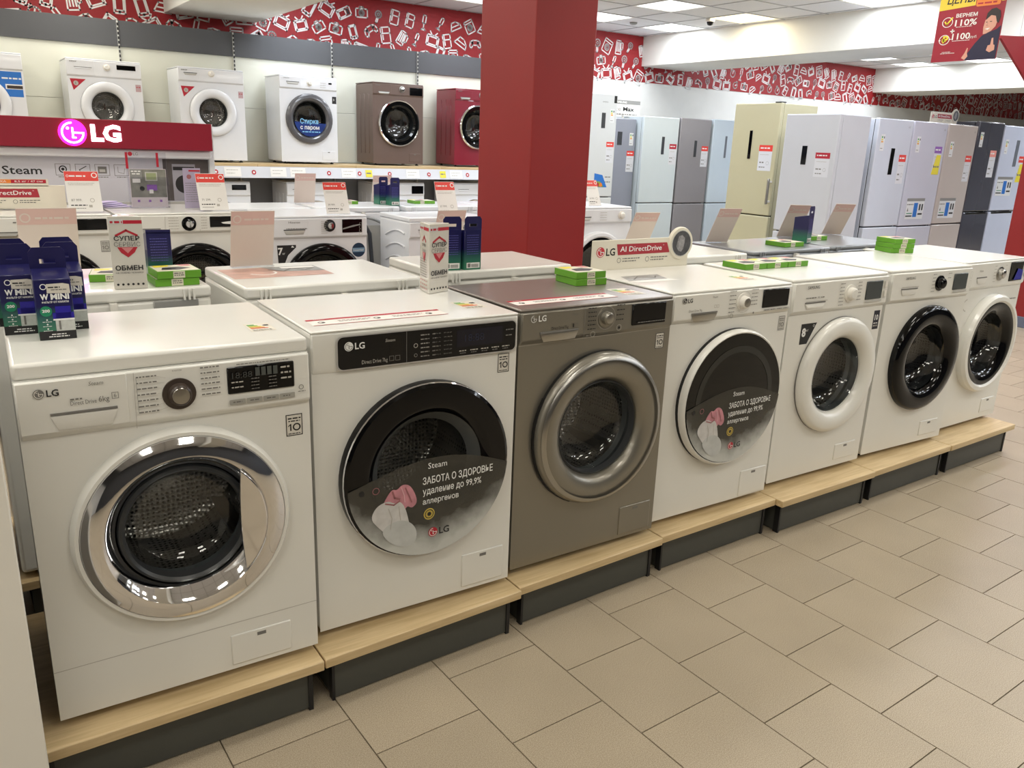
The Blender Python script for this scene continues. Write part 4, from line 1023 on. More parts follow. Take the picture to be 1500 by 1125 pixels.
price_card('beige back of a slanting price card in front of the cream fridge', (3.92, 1.45, Z1), PI-.25, .13, .21, lean=30, back=True)
price_card('beige back of a slanting price card beside the distant blue filter box', (4.57, 1.51, Z1-.001), PI-.5, .12, .235, lean=36, back=True)
price_card('beige back of a slanting price card in front of the silver fridge', (5.01, 1.53, Z1-.001), PI-.5, .12, .235, lean=36, back=True)
price_card('pale back of a price card far behind, under the shelf edge', (2.72, 4.2, Z1), PI, .15, .21, lean=12, back=True)
price_card('pale back of a price card behind the distant pair of blue boxes', (3.32, 4.23, Z1), PI, .15, .20, lean=12, back=True)

def carton_mat():
    M = bpy.data.materials.new('navy_green_carton'); M.use_nodes = True; nt = M.node_tree; b = nt.nodes['Principled BSDF']
    tc = nt.nodes.new('ShaderNodeTexCoord'); sp = nt.nodes.new('ShaderNodeSeparateXYZ'); nt.links.new(tc.outputs['Object'], sp.inputs[0])
    mr = nt.nodes.new('ShaderNodeMapRange'); mr.inputs[1].default_value = 0; mr.inputs[2].default_value = .15; nt.links.new(sp.outputs['Z'], mr.inputs[0])
    cr = nt.nodes.new('ShaderNodeValToRGB'); e = cr.color_ramp.elements
    e[0].position = .15; e[0].color = (*lin((52, 118, 92)), 1); e[1].position = .5; e[1].color = (*lin((22, 21, 76)), 1); nt.links.new(mr.outputs[0], cr.inputs[0]); nt.links.new(cr.outputs[0], b.inputs['Base Color'])
    b.inputs['Roughness'].default_value = .3; b.inputs['Coat Weight'].default_value = .1
    return M
CART = carton_mat()
def filter_box(label, loc, yaw, group='navy water filter boxes', tab=True):
    e = empty('filter_box', loc, yaw, label, 'box', group); w, d, h = .072, .078, .142
    c = MB().add([(0, 0, 0), (w, 0, 0), (w, d, 0), (0, d, 0), (0, 0, h-.008), (w, 0, h-.008), (w, d, h+.006), (0, d, h+.006)], [(0, 3, 2, 1), (4, 5, 6, 7), (0, 1, 5, 4), (1, 2, 6, 5), (2, 3, 7, 6), (3, 0, 4, 7)]).build('carton', CART, e, bevel=.0012, seg=1)
    t = MB(); z0, z1 = h+.002, h+.052; y0, y1 = d-.003, d-.0005
    t.prism([(.0, z0), (w, z0), (w, z0+.014), (0, z0+.014)], y0, y1); t.prism([(.0, z0+.014), (.020, z0+.014), (.020, z0+.024), (0, z0+.024)], y0, y1); t.prism([(w-.020, z0+.014), (w, z0+.014), (w, z0+.024), (w-.020, z0+.024)], y0, y1)
    t.prism([(0, z0+.024), (w, z0+.024), (w, z1-.01), (w-.008, z1), (.008, z1), (0, z1-.01)], y0, y1)
    if tab: t.build('hang_tab', NAVY, e, smooth=False)
    else: MB().box(0, w, d-.003, d, h, h+.012).build('folded_tab', NAVY, e)
    P = Print((0, 0, 0), (1, 0, 0), (0, 0, 1), (0, -1, 0))
    P.rect(0, w, 0, .020, INK, 0); P.dashes(.024, .052, .011, .0022, INKW); P.dashes(.018, .058, .006, .0022, INKW)
    P.arc(.018, .118, .0065, .0016, INKW, 1); P.text('W', .010, .090, .012, INKW, 1, w=.016, bold=.04); P.text('MINI', .030, .090, .012, INKW, 1, w=.036, bold=.04)
    P.text('ФИЛЬТР ОТ НАКИПИ', .012, .082, .0040, INKW, 1, w=.052, bold=.02)
    P.disc(.018, .064, .0115, GRN2, 1); P.text('200', .018, .062, .0062, INKW, 2, w=.015, align='c', bold=.03)
    P.rect(.036, .066, .046, .074, mat('deep_blue_cap_print', (36, 26, 150), .35), 1); P.rect(.030, .0715, .046, .060, mat('deep_blue_cap_print', (36, 26, 150), .35), 1); P.rect(.030, .0715, .043, .0465, INKW, 2)
    P.rect(.034, .0715, .019, .0435, mat('steel_print', (190, 192, 188), .35, var=.12, vscale=70), 1); P.rect(.040, .044, .022, .042, INKG, 2)
    for k in range(3): P.disc(.018, .045-.010*k, .0018, INKW, 1, 8); P.dashes(.009, .027, .040-.010*k, .0013, INKW)
    P.build('front_print', e)
    P = Print((0, 0, 0), (1, 0, 0), (0, 0, 1), (0, -1, 0)); P.poly([(.024, .104), (.069, .102), (.068, .122), (.056, .125), (.024, .124)], mat('price_sticker', (206, 200, 190), .6), 3); P.dashes(.027, .05, .115, .0028, INK, 4); P.dashes(.032, .064, .110, .002, INKG, 4)
    P.build('price_sticker', e, label='crumpled white price sticker')
    P = Print((w, d, 0), (-1, 0, 0), (0, 0, 1), (0, 1, 0))
    for k in range(9): P.dashes(.010, .060, .125-.0085*k, .0020, mat('pale_violet_text', (96, 92, 170), .5), 1, k)
    P.rect(.010, .066, .006, .026, PAPER, 1); P.rect(.014, .026, .009, .023, INKG, 2)
    for k in range(14): P.rect(.030+.0022*k, .0312+.0022*k, .009, .021, INKG, 2)
    P.build('back_print', e)
    return e
filter_box('navy filter box standing at the very front of the group on the leftmost washer', (.706, .543, Z1), -.035)
filter_box('navy filter box left of the front one on the leftmost washer', (.645, .627, Z1), -.05)
filter_box('navy filter box right of and behind the front one', (.742, .632, Z1), -.03)
filter_box('navy filter box at the rear left of the group, only its hang tab showing', (.640, .727, Z1), -.04)
filter_box('navy filter box at the rear right of the group, only its hang tab showing', (.745, .735, Z1), -.02)
filter_box('left one of two navy filter boxes seen from the back beside the promo box', (2.115, 1.185, Z1), PI-.10)
filter_box('right one of two navy filter boxes seen from the back, nearest the pillar', (2.190, 1.18, Z1), PI+.0)
GH = .0235
def green_box(label, loc, yaw, w=.128, d=.125, group='flat lime green boxes'):
    e = empty('flat_box', loc, yaw, label, 'box', group)
    MB().box(0, w, 0, d, 0, GH-.001).build('carton', GREEN, e, bevel=.001, seg=1)
    T = Print((0, 0, GH-.001), (1, 0, 0), (0, 1, 0), (0, 0, 1)); T.rect(.003, w-.003, .003, d-.003, mat('pale_box_top', (216, 212, 190), .5), 0); T.poly([(.02, .03), (.07, .02), (.11, .05), (.08, .08), (.03, .07)], INK, 1); T.poly([(.01, .08), (.05, .09), (.06, .12), (.01, .12)], YEL, 1)
    T.poly([(.09, .09), (.12, .085), (.12, .12), (.08, .12)], mat('rose_print', (206, 130, 130), .5), 1); T.build('top_print', e)
    P = Print((0, 0, 0), (1, 0, 0), (0, 0, 1), (0, -1, 0)); P.rect(.046, .08, .001, GH-.002, mat('pale_box_top', (216, 212, 190), .5), 0); P.dashes(.049, .077, .008, .003, INKG); P.dashes(.049, .075, .014, .003, INKG); P.build('edge_label', e)
    return e
for k, nm in enumerate(('lower', 'upper')):
    green_box('%s lime green flat box of the pair on the turned-away washer under the navy box' % nm, (1.060+.006*k, 1.135-.004*k, Z1+GH*k), .02*k)
filter_box('navy filter box standing behind two stacked lime green flat boxes', (1.150, 1.36, Z1), PI-.08, tab=False)
green_box('single lime green flat box between the navy group and the promo box', (.900, 1.29, Z1), -.2)
for k, nm in enumerate(('lower', 'upper')):
    green_box('%s lime green flat box of the pair on the silver grey washer' % nm, (2.290, .655, Z1+GH*k), -.06+.05*k)
for k, nm in enumerate(('left', 'middle', 'right')):
    green_box('%s one of three lime green flat boxes lying side by side' % nm, (3.190+.1285*k, .700-.004*k, Z1), -.03, w=.126)
for k, nm in enumerate(('bottom', 'middle', 'top')):
    green_box('%s box of the three-high lime green stack near the right' % nm, (4.425+.005*k, .835-.004*k, Z1+GH*k), -.35+.06*k, w=.13)
green_box('lime green flat box at the front edge of the left dark grey washer', (4.055, 1.185, Z1), 0, w=.15)
filter_box('navy filter box seen from its side on the dark grey washer', (4.375, 1.36, Z1), PI+.30)
green_box('lime green flat box on the right dark grey washer by the slanting card', (4.50, 1.36, Z1), -.1)
filter_box('nearer navy filter box of the far pair below the shelf', (3.245, 3.985, Z1), PI)
filter_box('shorter-looking navy filter box of the far pair, to the left', (3.195, 4.09, Z1), PI+.1)
green_box('far lime green flat box below the shelf, right of the navy pair', (3.43, 4.03, Z1), 0, w=.17)
green_box('far lime green flat box peeking out behind the seven kilogram price card', (2.86, 4.05, Z1), 0)

def promo_box(label, loc, yaw):
    """three-sided printed promo box"""
    e = empty('promo_box', loc, yaw, label, 'promo box', 'three-sided shield promo boxes'); s, h = .092, .212
    tri = [(0, 0), (s, 0), (s/2, s*.866)]
    film = mat('silver_white_film', (212, 208, 198), .25, metal=.15, coat=.5)
    MB().slab(tri, 0, h).build('box_body', film, e, bevel=.002, seg=2)
    def face(o, ax, no, nm, small=False):
        P = Print(o, ax, (0, 0, 1), no); c = s/2
        P.rect(.002, .040, .190, .204, mat('silver_header', (196, 196, 194), .4), 0); P.rect(.040, s-.002, .190, .200, RED, 0); P.text('service' if False else '', 0, 0, .001, RED) if False else None
        P.dashes(.006, .038, .192, .006, RED, 1)
        y0 = .135; sh = mat('shield_red', (176, 34, 50), .4); k = .55 if small else 1.0
        P.line([(c-.027*k, y0+.022), (c, y0+.036), (c+.027*k, y0+.022)], .006, sh, 1)
        P.poly([(c-.027*k, y0-.012), (c+.027*k, y0-.012), (c+.018*k, y0-.028), (c, y0-.042), (c-.018*k, y0-.028)], sh, 1); P.poly([(c-.016*k, y0-.013), (c+.016*k, y0-.013), (c, y0-.030)], mat('shield_pink', (206, 130, 130), .4), 2)
        P.text('СУПЕР', c, y0+.007, .0125*k, INK, 3, w=.068*k, align='c', bold=.02); P.text('СЕРВИС', c, y0-.010, .0125*k, INKG, 3, w=.070*k, align='c')
        if not small:
            P.text('ОБМЕН', c, .056, .013, INK, 3, w=.074, align='c', bold=.03); P.text('НА НОВУЮ ТЕХНИКУ', c, .046, .0045, INK, 3, w=.074, align='c')
            for q in range(6): P.disc(.012+.0135*q, .014, .0035, INK, 1, 8)
        else:
            for q in range(8): P.dashes(.008, s-.02, .10-.0075*q, .0028, INKG, 1, q)
            for q in range(4):
                for r_ in range(3): P.disc(.014+.018*q, .036-.012*r_, .003, sh, 1, 6)
        P.build(nm, e)
    face((0, 0, 0), (1, 0, 0), (0, -1, 0), 'front_print')
    face((s/2, s*.866, 0), (-.5, -.866, 0), (-.866, .5, 0), 'side_print', True)
promo_box('white three-sided promo box with a red shield on the second front washer', (1.762, .715, Z1), .34)
promo_box('white three-sided promo box with red shield, seen face-on beside the navy boxes', (.946, 1.135, Z1), -.10)

# leaflet holder and leaflets on the brand stand's washers
lh = empty('leaflet_holder', (1.360, 3.29, .206+HH+.0085), 0, 'clear acrylic leaflet holder with red corner strips on the washer across the aisle', 'leaflet holder')
MB().box(0, .20, 0, .003, 0, .285).build('holder_back', ACRY, lh); MB().box(0, .20, -.03, -.027, 0, .16).build('holder_front', ACRY, lh); MB().box(0, .20, -.03, .003, 0, .004).build('holder_base', ACRY, lh)
MB().box(.01, .19, -.02, -.008, .004, .20).build('leaflets', mat('leaflet_paper', (206, 196, 200), .6), lh)
P = Print((0, -.0205, 0), (1, 0, 0), (0, 0, 1), (0, -1, 0))
P.rect(.012, .188, .055, .198, mat('leaflet_photo', (128, 128, 120), .5, var=.3, vscale=22), 0); P.rect(.012, .07, .15, .198, MGREY, 1); P.dashes(.018, .064, .185, .006, INKW, 2); P.dashes(.022, .06, .172, .006, INKW, 2); P.rect(.085, .145, .14, .185, LGREY, 1); P.rect(.09, .14, .145, .18, mat('leaf_green_photo', (150, 160, 120), .5), 2)
P.rect(.09, .14, .09, .12, PURP, 2); P.rect(.022, .06, .13, .15, PAPER, 2); P.rect(.1, .12, .075, .095, PAPER, 3); P.disc(.066, .10, .012, INK, 2)
for x in (.045, .1, .155): P.rect(x-.006, x+.006, .03, .042, PURP, 1)
P.build('leaflet_print', lh)
P = Print((0, -.001, 0), (1, 0, 0), (0, 0, 1), (0, -1, 0)); P.rect(0, .012, .20, .283, RED, 0); P.rect(.150, .162, .21, .283, RED, 0); P.disc(.025, .275, .011, RED, 0); P.text('LG', .040, .268, .015, INKG, 0); P.build('corner_strips', lh)
for k in range(4):
    o = MB().add([(0, 0, 0), (.12, .03, 0), (.10, .09, 0), (-.03, .06, 0), (0, 0, .001), (.12, .03, .006), (.10, .09, .006), (-.03, .06, .001)], [(0, 3, 2, 1), (4, 5, 6, 7), (0, 1, 5, 4), (1, 2, 6, 5), (2, 3, 7, 6), (3, 0, 4, 7)]).build('leaflet', LILAC, None, smooth=False)
    o.location = (1.255-.012*k, 3.30+.012*k, .206+HH+.0085+.0065*k); o.rotation_euler = (0, 0, .12*k)
    tag(o, ['bottom', 'second', 'third', 'top'][k]+' lilac leaflet of the fanned pile beside the acrylic holder', 'leaflet', 'fanned lilac leaflets')
g_ = empty('promo_card', (1.625, 3.22, .206+HH+.0085), .0, 'greyish lilac shield-printed card standing behind the price card', 'promo card')
MB().box(0, .09, 0, .003, 0, .21).build('sheet', mat('dim_lilac_card', (168, 160, 184), .5), g_)
P = Print((0, 0, 0), (1, 0, 0), (0, 0, 1), (0, -1, 0)); P.rect(.03, .088, .192, .2, RED); P.disc(.03, .165, .012, mat('dusky_pink_print', (150, 96, 100), .5), 0)
for q in range(9): P.dashes(.008, .08, .13-.012*q, .003, INKG, 1, q)
P.build('card_print', g_)

# ================================================================ WALL SHELVING
sh = empty('wall_shelving', (3.6, 6.78, 0), 0, 'long wall shelving with white panels, grey header and wooden display shelf on the back wall', 'shelving')
UPX = [-.05, 1.01, 2.069, 3.128, 4.168, 5.2, 6.25]
for k, x in enumerate(UPX):
    u = MB().box(x-3.6-.007, x-3.6+.007, .603, .66, .02, 2.43).build('upright', LGREY, sh)
    sl = MB()
    for q in range(30): sl.box(x-3.6-.0062, x-3.6+.0062, .600, .6035, 1.24+.0395*q, 1.264+.0395*q)
    o = sl.build('upright_slots', INK, u, smooth=False); o['kind'] = 'stuff'
edges = [X0+.02]+UPX+[6.93]
for a, b in zip(edges, edges[1:]):
    for z0, z1 in ((1.19, 1.715), (1.719, 2.205)):
        MB().box(a-3.6+.003, b-3.6-.003, .632, .65, z0, z1).build('back_panel', SHELFW, sh, bevel=.002, seg=1)
    MB().box(a-3.6+.001, b-3.6-.001, .64, .655, .08, 1.15).build('lower_back_panel', mat('lower_grey_panel', (136, 138, 142), .6), sh)
    MB().box(a-3.6+.0005, b-3.6-.0005, .615, .632, 2.205, 2.432).build('header_panel', BANDG, sh)
    MB().box(a-3.6+.001, b-3.6-.001, .02, .60, 1.158, 1.186).build('shelf_board', WOOD, sh, bevel=.002, seg=1)
    MB().box(a-3.6+.001, b-3.6-.001, .0, .60, .10, .154).build('base_board', WOOD, sh)
    MB().box(a-3.6+.02, b-3.6-.02, .03, .60, 0, .10).build('base_plinth', PLINTH, sh)
ps = MB().add([(X0+.02-3.6, .02, 1.158), (6.93-3.6, .02, 1.158), (6.93-3.6, -.01, 1.05), (X0+.02-3.6, -.01, 1.05), (X0+.02-3.6, .028, 1.158), (6.93-3.6, .028, 1.158), (6.93-3.6, -.002, 1.05), (X0+.02-3.6, -.002, 1.05)],
              [(0, 3, 2, 1), (4, 5, 6, 7), (0, 1, 5, 4), (2, 3, 7, 6), (1, 2, 6, 5), (0, 4, 7, 3)]).build('price_rail', mat('rail_white', (206, 208, 214), .4), sh, smooth=False)
P = Print((-3.6, -.012, 0), (1, 0, 0), (0, .0, 1), (0, -1, 0)); P.o = Vector((-3.6, -.0125-1.05*.2778, 0)); P.ay = Vector((0, .2778, 1))
for x in (2.72, 3.084, 3.86, 4.2, 4.55, 5.03, 5.53, 6.2, 1.9): P.sub('round_mark'); P.disc(x, 1.103, .022, RED, 1, 16); P.disc(x, 1.103, .010, INKW, 2, 10)
for x in (2.8, 3.25, 3.45, 4.0, 4.75, 5.3, 5.8): P.sub('shelf_label'); P.rect(x, x+.16, 1.062, 1.15, PAPER, 0); P.dashes(x+.02, x+.13, 1.12, .006, INKP); P.dashes(x+.02, x+.1, 1.09, .006, INKP)
for x in (4.27, 5.17): P.sub('yellow_shelf_label'); P.rect(x, x+.075, 1.068, 1.14, YEL, 1); P.dashes(x+.01, x+.065, 1.10, .014, INKG, 2)
P.build('rail_labels', sh)

def red_tri(Q, x=.02, z=.68, s=1.0):
    Q.sub('triangle_sticker'); Q.poly([(x, z), (x+.125*s, z), (x+.022*s, z-.095*s)], RED, 0); Q.disc(x+.045*s, z-.036*s, .020*s, INKP, 1, 16); Q.text('5', x+.038*s, z-.044*s, .016, INK, 2); Q.end()
def pU(logo, tri=False, ex=None):
    def f(P, Q, T):
        P.text(logo, .03, .815, .010, INKG, 1, w=.055, bold=.02)
        if tri: red_tri(Q); Q.sub('grey_label'); Q.rect(.545, .59, .60, .66, mat('pink_grey_label', (190, 160, 164), .5), 0); Q.dashes(.55, .585, .635, .006, RED); Q.end()
        if ex: ex(P, Q, T)
    return f
def exU1(P, Q, T): Q.rect(.42, .585, .50, .70, BLU, 0); Q.text('●', 0, 0, .001, BLU) if False else None; Q.dashes(.44, .58, .64, .012, INKW, 1); Q.rect(.46, .585, .56, .60, INKW, 1); Q.rect(.47, .585, .565, .59, mat('dark_brown_bezel', (62, 52, 46), .3), 2)
kw = dict(detail='low', d=.44)
US = [(.62, WHITEC, 'white', 'white washer with a blue sticker on the upper shelf, cut by the left edge', pU('INDESIT', ex=exU1), dict(cx=.26, cz=.43, Ro=.23, rg=.145, disp=None, dial=(.35, .79, .030, WHITE2, WHITE), drawer=(.05, .2, .77, .79, 'slot'))),
      (1.547, WHITEC, 'white', 'white washer with red triangle sticker and black display, on the upper shelf', pU('DEXP', True), dict(cx=.3, cz=.455, Ro=.215, rg=.13, pz=.70, disp=(.40, .555, .775, .815), dial=(.32, .787, .030, WHITE2, WHITE), drawer=(.06, .2, .765, .78, 'scoop'))),
      (2.463, WHITEC, 'white', 'white washer with red triangle sticker on the upper shelf just right of the crimson header', pU('DEXP', True), dict(cx=.3, cz=.455, Ro=.215, rg=.13, pz=.72, disp=None, dial=(.30, .80, .030, WHITE2, WHITE), drawer=(.05, .17, .78, .80, 'slot'), hatch=None)),
      (3.411, WHITEC, 'grey_glass', 'white washer with grey gloss door and blue slogan sticker on the upper shelf', None, dict(cx=.30, cz=.44, Ro=.245, rg=.17, pz=.72, disp=(.51, .545, .785, .80), dial=(.31, .785, .030, WHITE2, WHITE), drawer=(.07, .2, .765, .79, 'slot'))),
      (4.414, BROWN, 'chrome_black', 'bronze brown washer with chrome door rim on the upper shelf', None, dict(cx=.30, cz=.44, Ro=.245, rg=.17, pz=.72, disp=(.43, .585, .735, .815), dial=(.34, .79, .034, STEELD, CHROME), drawer=(.06, .19, .735, .76, 'chrome'), ribs=True)),
      (5.42, BURG, 'chrome_black', 'burgundy washer on the upper shelf, half hidden by the red pillar', None, dict(cx=.30, cz=.44, Ro=.245, rg=.17, pz=.72, disp=(.43, .585, .735, .815), dial=(.34, .79, .034, STEELD, CHROME), drawer=(.06, .19, .735, .76, 'chrome'), ribs=True))]
def prU4(P, Q, T):
    P.text('SAMSUNG', .04, .815, .010, INKG, 1, w=.06); Q.rect(.55, .595, .60, .67, INK, 0); Q.text('5', .562, .63, .02, INKW, 1)
    for z in (.79, .77, .75): P.dashes(.42, .48, z, .004, INKP)
US[3] = US[3][:4]+(prU4,)+US[3][5:]
US[4] = US[4][:4]+(pU('Haier'),)+US[4][5:]; US[5] = US[5][:4]+(pU('Haier'),)+US[5][5:]
for x, body, door, lab, pr, k2 in US:
    kk = dict(kw); kk.update(k2); kk.setdefault('pz', .71); kk.setdefault('hatch', (.43, .57, .04, .13))
    r_, dd = make_washer(lab, (x+.3, 6.90, 1.190), 0, body=body, door=door, printer=pr, group='washers on the upper wall shelf', top=body, lidt=.012, **kk)
    if 'slogan' in lab:
        V = [(.17*math.cos(R(a)), .17*math.sin(R(a))) for a in range(190, 352, 6)]
        MB().prism(V, -.036, -.034).build('door_sticker', mat('night_blue_print', (22, 50, 120), .3, var=.3, vscale=14), dd)
        P = Print((0, -.037, 0), (1, 0, 0), (0, 0, 1), (0, -1, 0)); P.text('Стирка', -.11, -.045, .045, mat('sky_print', (130, 190, 230), .4), 1, w=.19, bold=.02); P.text('с паром', -.11, -.10, .038, INKW, 1, w=.20, bold=.02)
        P.dashes(-.09, .10, -.13, .010, mat('sky_print', (130, 190, 230), .4)); P.build('sticker_print', dd)
for x, lab, pr, dp, ks in ((1.50, 'white washer on the shelving base hidden behind the brand stand', None, (.45, .58, .74, .81), {}),
                      (2.46, 'white washer with small black display on the shelving base left of the pink card back', None, (.42, .56, .77, .82), {}),
                      (3.43, 'white washer with a yellow sticker on the shelving base behind the pale card back', (lambda P, Q, T: Q.rect(.22, .32, .60, .68, YEL)), (.47, .59, .73, .82), {}),
                      (4.41, 'white washer with a large black display on the shelving base above the navy pair', None, (.44, .585, .73, .815), {}),
                      (5.39, 'white washer on the shelving base mostly hidden by a price card and the pillar', None, (.44, .585, .73, .815), {})):
    make_washer(lab, (x+.3, 6.86, ZP+.004), 0, d=.46, body=WHITEC, door='chrome_black', detail='low', pz=.71, cx=.3, cz=.43, Ro=.24, rg=.16, disp=dp, drawer=(.06, .2, .755, .78, 'scoop'), group='washers on the shelving base', lidt=.012, ribs=True)

# ================================================================ FRIDGES
def fridge(label, x, y, h, w=.6, d=.62, yaw=0, col=WHITEC, split=.78, disp=None, tag_=None, energy=None, poster=None, logo=None, handle=None, side=None, group='tall two-door fridges', gap=BLACKM, hinge=False, pock=False):
    e = empty('fridge', (x, y, 0), yaw, label, 'fridge', group)
    MB().box(.004, w-.004, .06, d, .03, h-.004).build('cabinet', side or col, e, bevel=.006)
    MB().box(.01, w-.01, .05, .066, .06, h-.012).build('door_gasket', gap, e)
    ud = MB().box(0, w, 0, .052, split+.006, h).build('upper_door', col, e, bevel=.010, seg=3)
    MB().box(0, w, 0, .052, .07, split-.006).build('lower_door', col, e, bevel=.010, seg=3)
    MB().box(.03, w-.03, .05, .09, 0, .07).build('toe_kick', DGREY, e)
    if disp: MB().box(disp[0], disp[1], -.004, .01, disp[2], disp[3]).build('control_strip', disp[4] if len(disp) > 4 else BLACK, ud, bevel=.002, seg=1)
    if handle:
        x0, z0, z1 = handle
        MB().box(x0, x0+.022, -.055, -.033, z0, z1).build('door_handle', STEELD, ud, bevel=.004)
        for z in (z0+.02, z1-.04): MB().box(x0, x0+.022, -.035, .002, z, z+.02).build('handle_mount', WHITE2, ud)
    if pock: MB().box(.05, w-.05, -.002, .02, split-.03, split-.004).build('pocket_handle', BLACK, e, bevel=.006)
    if hinge: MB().box(w-.09, w-.005, .0, .08, h, h+.012).build('hinge_cover', DGREY, e, bevel=.003, seg=1)
    P = Print((0, 0, 0), (1, 0, 0), (0, 0, 1), (0, -1, 0))
    if tag_:
        P.sub('price_tag')
        a, b, tw, th = tag_[:4]; hd = tag_[4] if len(tag_) > 4 else PRED
        P.rect(a, a+tw, b, b+th, mat('tag_paper', (212, 214, 220), .5), 1); P.rect(a, a+tw, b+th*.76, b+th, hd, 2); P.dashes(a+tw*.1, a+tw*.8, b+th*.86, th*.05, INKW, 3)
        P.dashes(a+tw*.12, a+tw*.8, b+th*.62, th*.02, INKP, 2); P.dashes(a+tw*.12, a+tw*.5, b+th*.3, th*.05, INKG, 2); P.dashes(a+tw*.12, a+tw*.55, b+th*.12, th*.04, INKG, 2); P.arc(a+tw*.72, b+th*.3, th*.07, .002, INKG, 2)
        if len(tag_) > 5: P.poly([(a, b), (a+tw, b), (a+tw, b+th*.7), (a+tw*.4, b+th*.7)], tag_[5], 3); P.dashes(a+.02, a+tw-.01, b+th*.25, th*.06, INKG, 4)
    P.end()
    if energy:
        P.sub('energy_label'); a, b = energy; P.rect(a, a+.07, b, b+.16, mat('energy_paper', (218, 220, 222), .5), 1)
        for k, c in enumerate(('energy_bar_a', 'energy_bar_c', 'energy_bar_d')): P.rect(a+.012, a+.034+.006*k, b+.125-.022*k, b+.140-.022*k, MATS[c], 2)
        P.rect(a+.05, a+.064, b+.12, b+.14, INK, 2); P.dashes(a+.01, a+.05, b+.02, .007, INKG, 2)
    P.end()
    if poster:
        P.sub('feature_sticker'); a, b, pw, ph = poster; P.rect(a, a+pw, b, b+ph, mat('energy_paper', (218, 220, 222), .5), 1); P.rect(a, a+pw, b+ph*.86, b+ph, MGREY, 2); P.rect(a+pw*.42, a+pw*.64, b+ph*.1, b+ph*.78, BLU, 2)
        P.dashes(a+.01, a+pw*.38, b+ph*.68, .010, INKG, 2); P.poly([(a+.02, b+ph*.38), (a+.05, b+ph*.38), (a+.035, b+ph*.55)], INKG, 2); P.rect(a+.01, a+pw*.38, b+ph*.12, b+ph*.18, INK, 2); P.rect(a+.02, a+pw*.38, b+ph*.26, b+ph*.30, GRN2, 2)
        P.rect(a+pw*.72, a+pw*.80, b+ph*.42, b+ph*.72, INK, 2); P.rect(a+pw*.86, a+pw*.94, b+ph*.42, b+ph*.72, INK, 2); P.rect(a+pw*.7, a+pw*.95, b+ph*.2, b+ph*.28, INK, 2)
    P.end()
    if logo: P.text(logo[0], logo[1], logo[2], logo[3], INKG, 1)
    if P.main.v or P.subs: P.build('brand_lettering', e)
    return e
FG1 = mat('frost_white_fridge', (206, 209, 210), .35); FG2 = mat('lilac_silver_fridge', (152, 156, 168), .32, metal=.3); FG3 = mat('pale_grey_fridge', (200, 210, 214), .35)
FG4 = mat('taupe_silver_fridge', (150, 147, 150), .35, metal=.3); FG5 = mat('ice_blue_white_fridge', (200, 214, 226), .35); CRM = mat('cream_beige_fridge', (190, 184, 152), .38, coat=.2)
SLV = mat('soft_silver_fridge', (198, 200, 206), .36); PRL = mat('pearl_silver_fridge', (208, 214, 226), .22, coat=.5); PRL2 = mat('pearl_lilac_fridge', (204, 206, 220), .2, coat=.6); BGE = mat('glossy_beige_fridge', (200, 191, 186), .18, coat=.7)
DKF = mat('dark_graphite_fridge', (70, 72, 84), .15, coat=.7); WHF = mat('bright_pearl_fridge', (206, 214, 234), .25, coat=.5)
b1 = fridge('tall frosty white fridge with a blue fruit sticker, beside the pillar', 6.96, 6.60, 2.09, .60, .65, col=FG1, split=.86, disp=(.36, .42, 1.69, 1.87, mat('charcoal_strip', (52, 54, 58), .3)), tag_=(.46, 1.28, .12, .25), energy=(.49, 1.76), logo=('SAMSUNG', .36, 1.99, .014))
P = Print((0, 0, 0), (1, 0, 0), (0, 0, 1), (0, -1, 0)); P.poly([(.2, .98), (.33, 1.14), (.22, 1.16), (.2, 1.16)][:0] or [(.30, .98), (.51, .98), (.43, 1.13), (.30, 1.15)], BLU, 1); P.poly([(.30, .985), (.46, .985), (.40, 1.05), (.30, 1.06)], mat('fruit_green_print', (120, 150, 60), .5, var=.35, vscale=50), 2); P.disc(.35, 1.01, .03, RED, 3, 12); P.disc(.41, 1.01, .025, ORG, 3, 12); P.rect(.545, .59, 1.99, 2.075, INK, 1); P.dashes(.47, .56, 1.10, .012, INKG); P.dashes(.47, .56, 1.04, .012, INKG); P.build('fruit_sticker', b1)
fridge('lilac silver fridge under the wide white sign board', 7.70, 7.02, 1.838, .58, .60, col=FG2, split=.70, disp=(.26, .34, 1.50, 1.67, mat('charcoal_strip', (52, 54, 58), .3)), tag_=(.44, 1.16, .13, .27), energy=(.47, 1.50))
fridge('pale grey fridge with a thin dark control strip, third from the pillar', 8.30, 6.90, 1.880, .655, .66, col=FG3, split=.755, disp=(.35, .40, 1.40, 1.63, mat('charcoal_strip', (52, 54, 58), .3)), tag_=(.50, 1.27, .13, .27, RED))
fridge('taupe silver fridge between two pale fridges at the back wall', 8.985, 6.90, 1.890, .60, .66, col=FG4, split=.745, disp=(.29, .34, 1.38, 1.60, mat('charcoal_strip', (52, 54, 58), .3)), tag_=(.44, 1.25, .13, .28, PRED))
fridge('ice blue white fridge half hidden by the cream fridge', 9.63, 6.90, 1.90, .60, .66, col=FG5, split=.745, disp=(.26, .30, 1.38, 1.68, mat('slate_strip', (110, 116, 126), .3)))
sg = empty('sign_board', (7.88, 7.2, 1.8385), 0, 'wide white sign board with a dark top bar standing on the lilac silver fridge', 'sign')
MB().box(0, .60, 0, .02, .048, .24).build('board', PAPER, sg); MB().box(.03, .38, -.05, .08, 0, .01).build('foot', LGREY, sg); MB().box(.10, .13, .004, .016, .01, .05).build('stem', LGREY, sg); MB().box(.30, .33, .004, .016, .01, .05).build('stem', LGREY, sg)
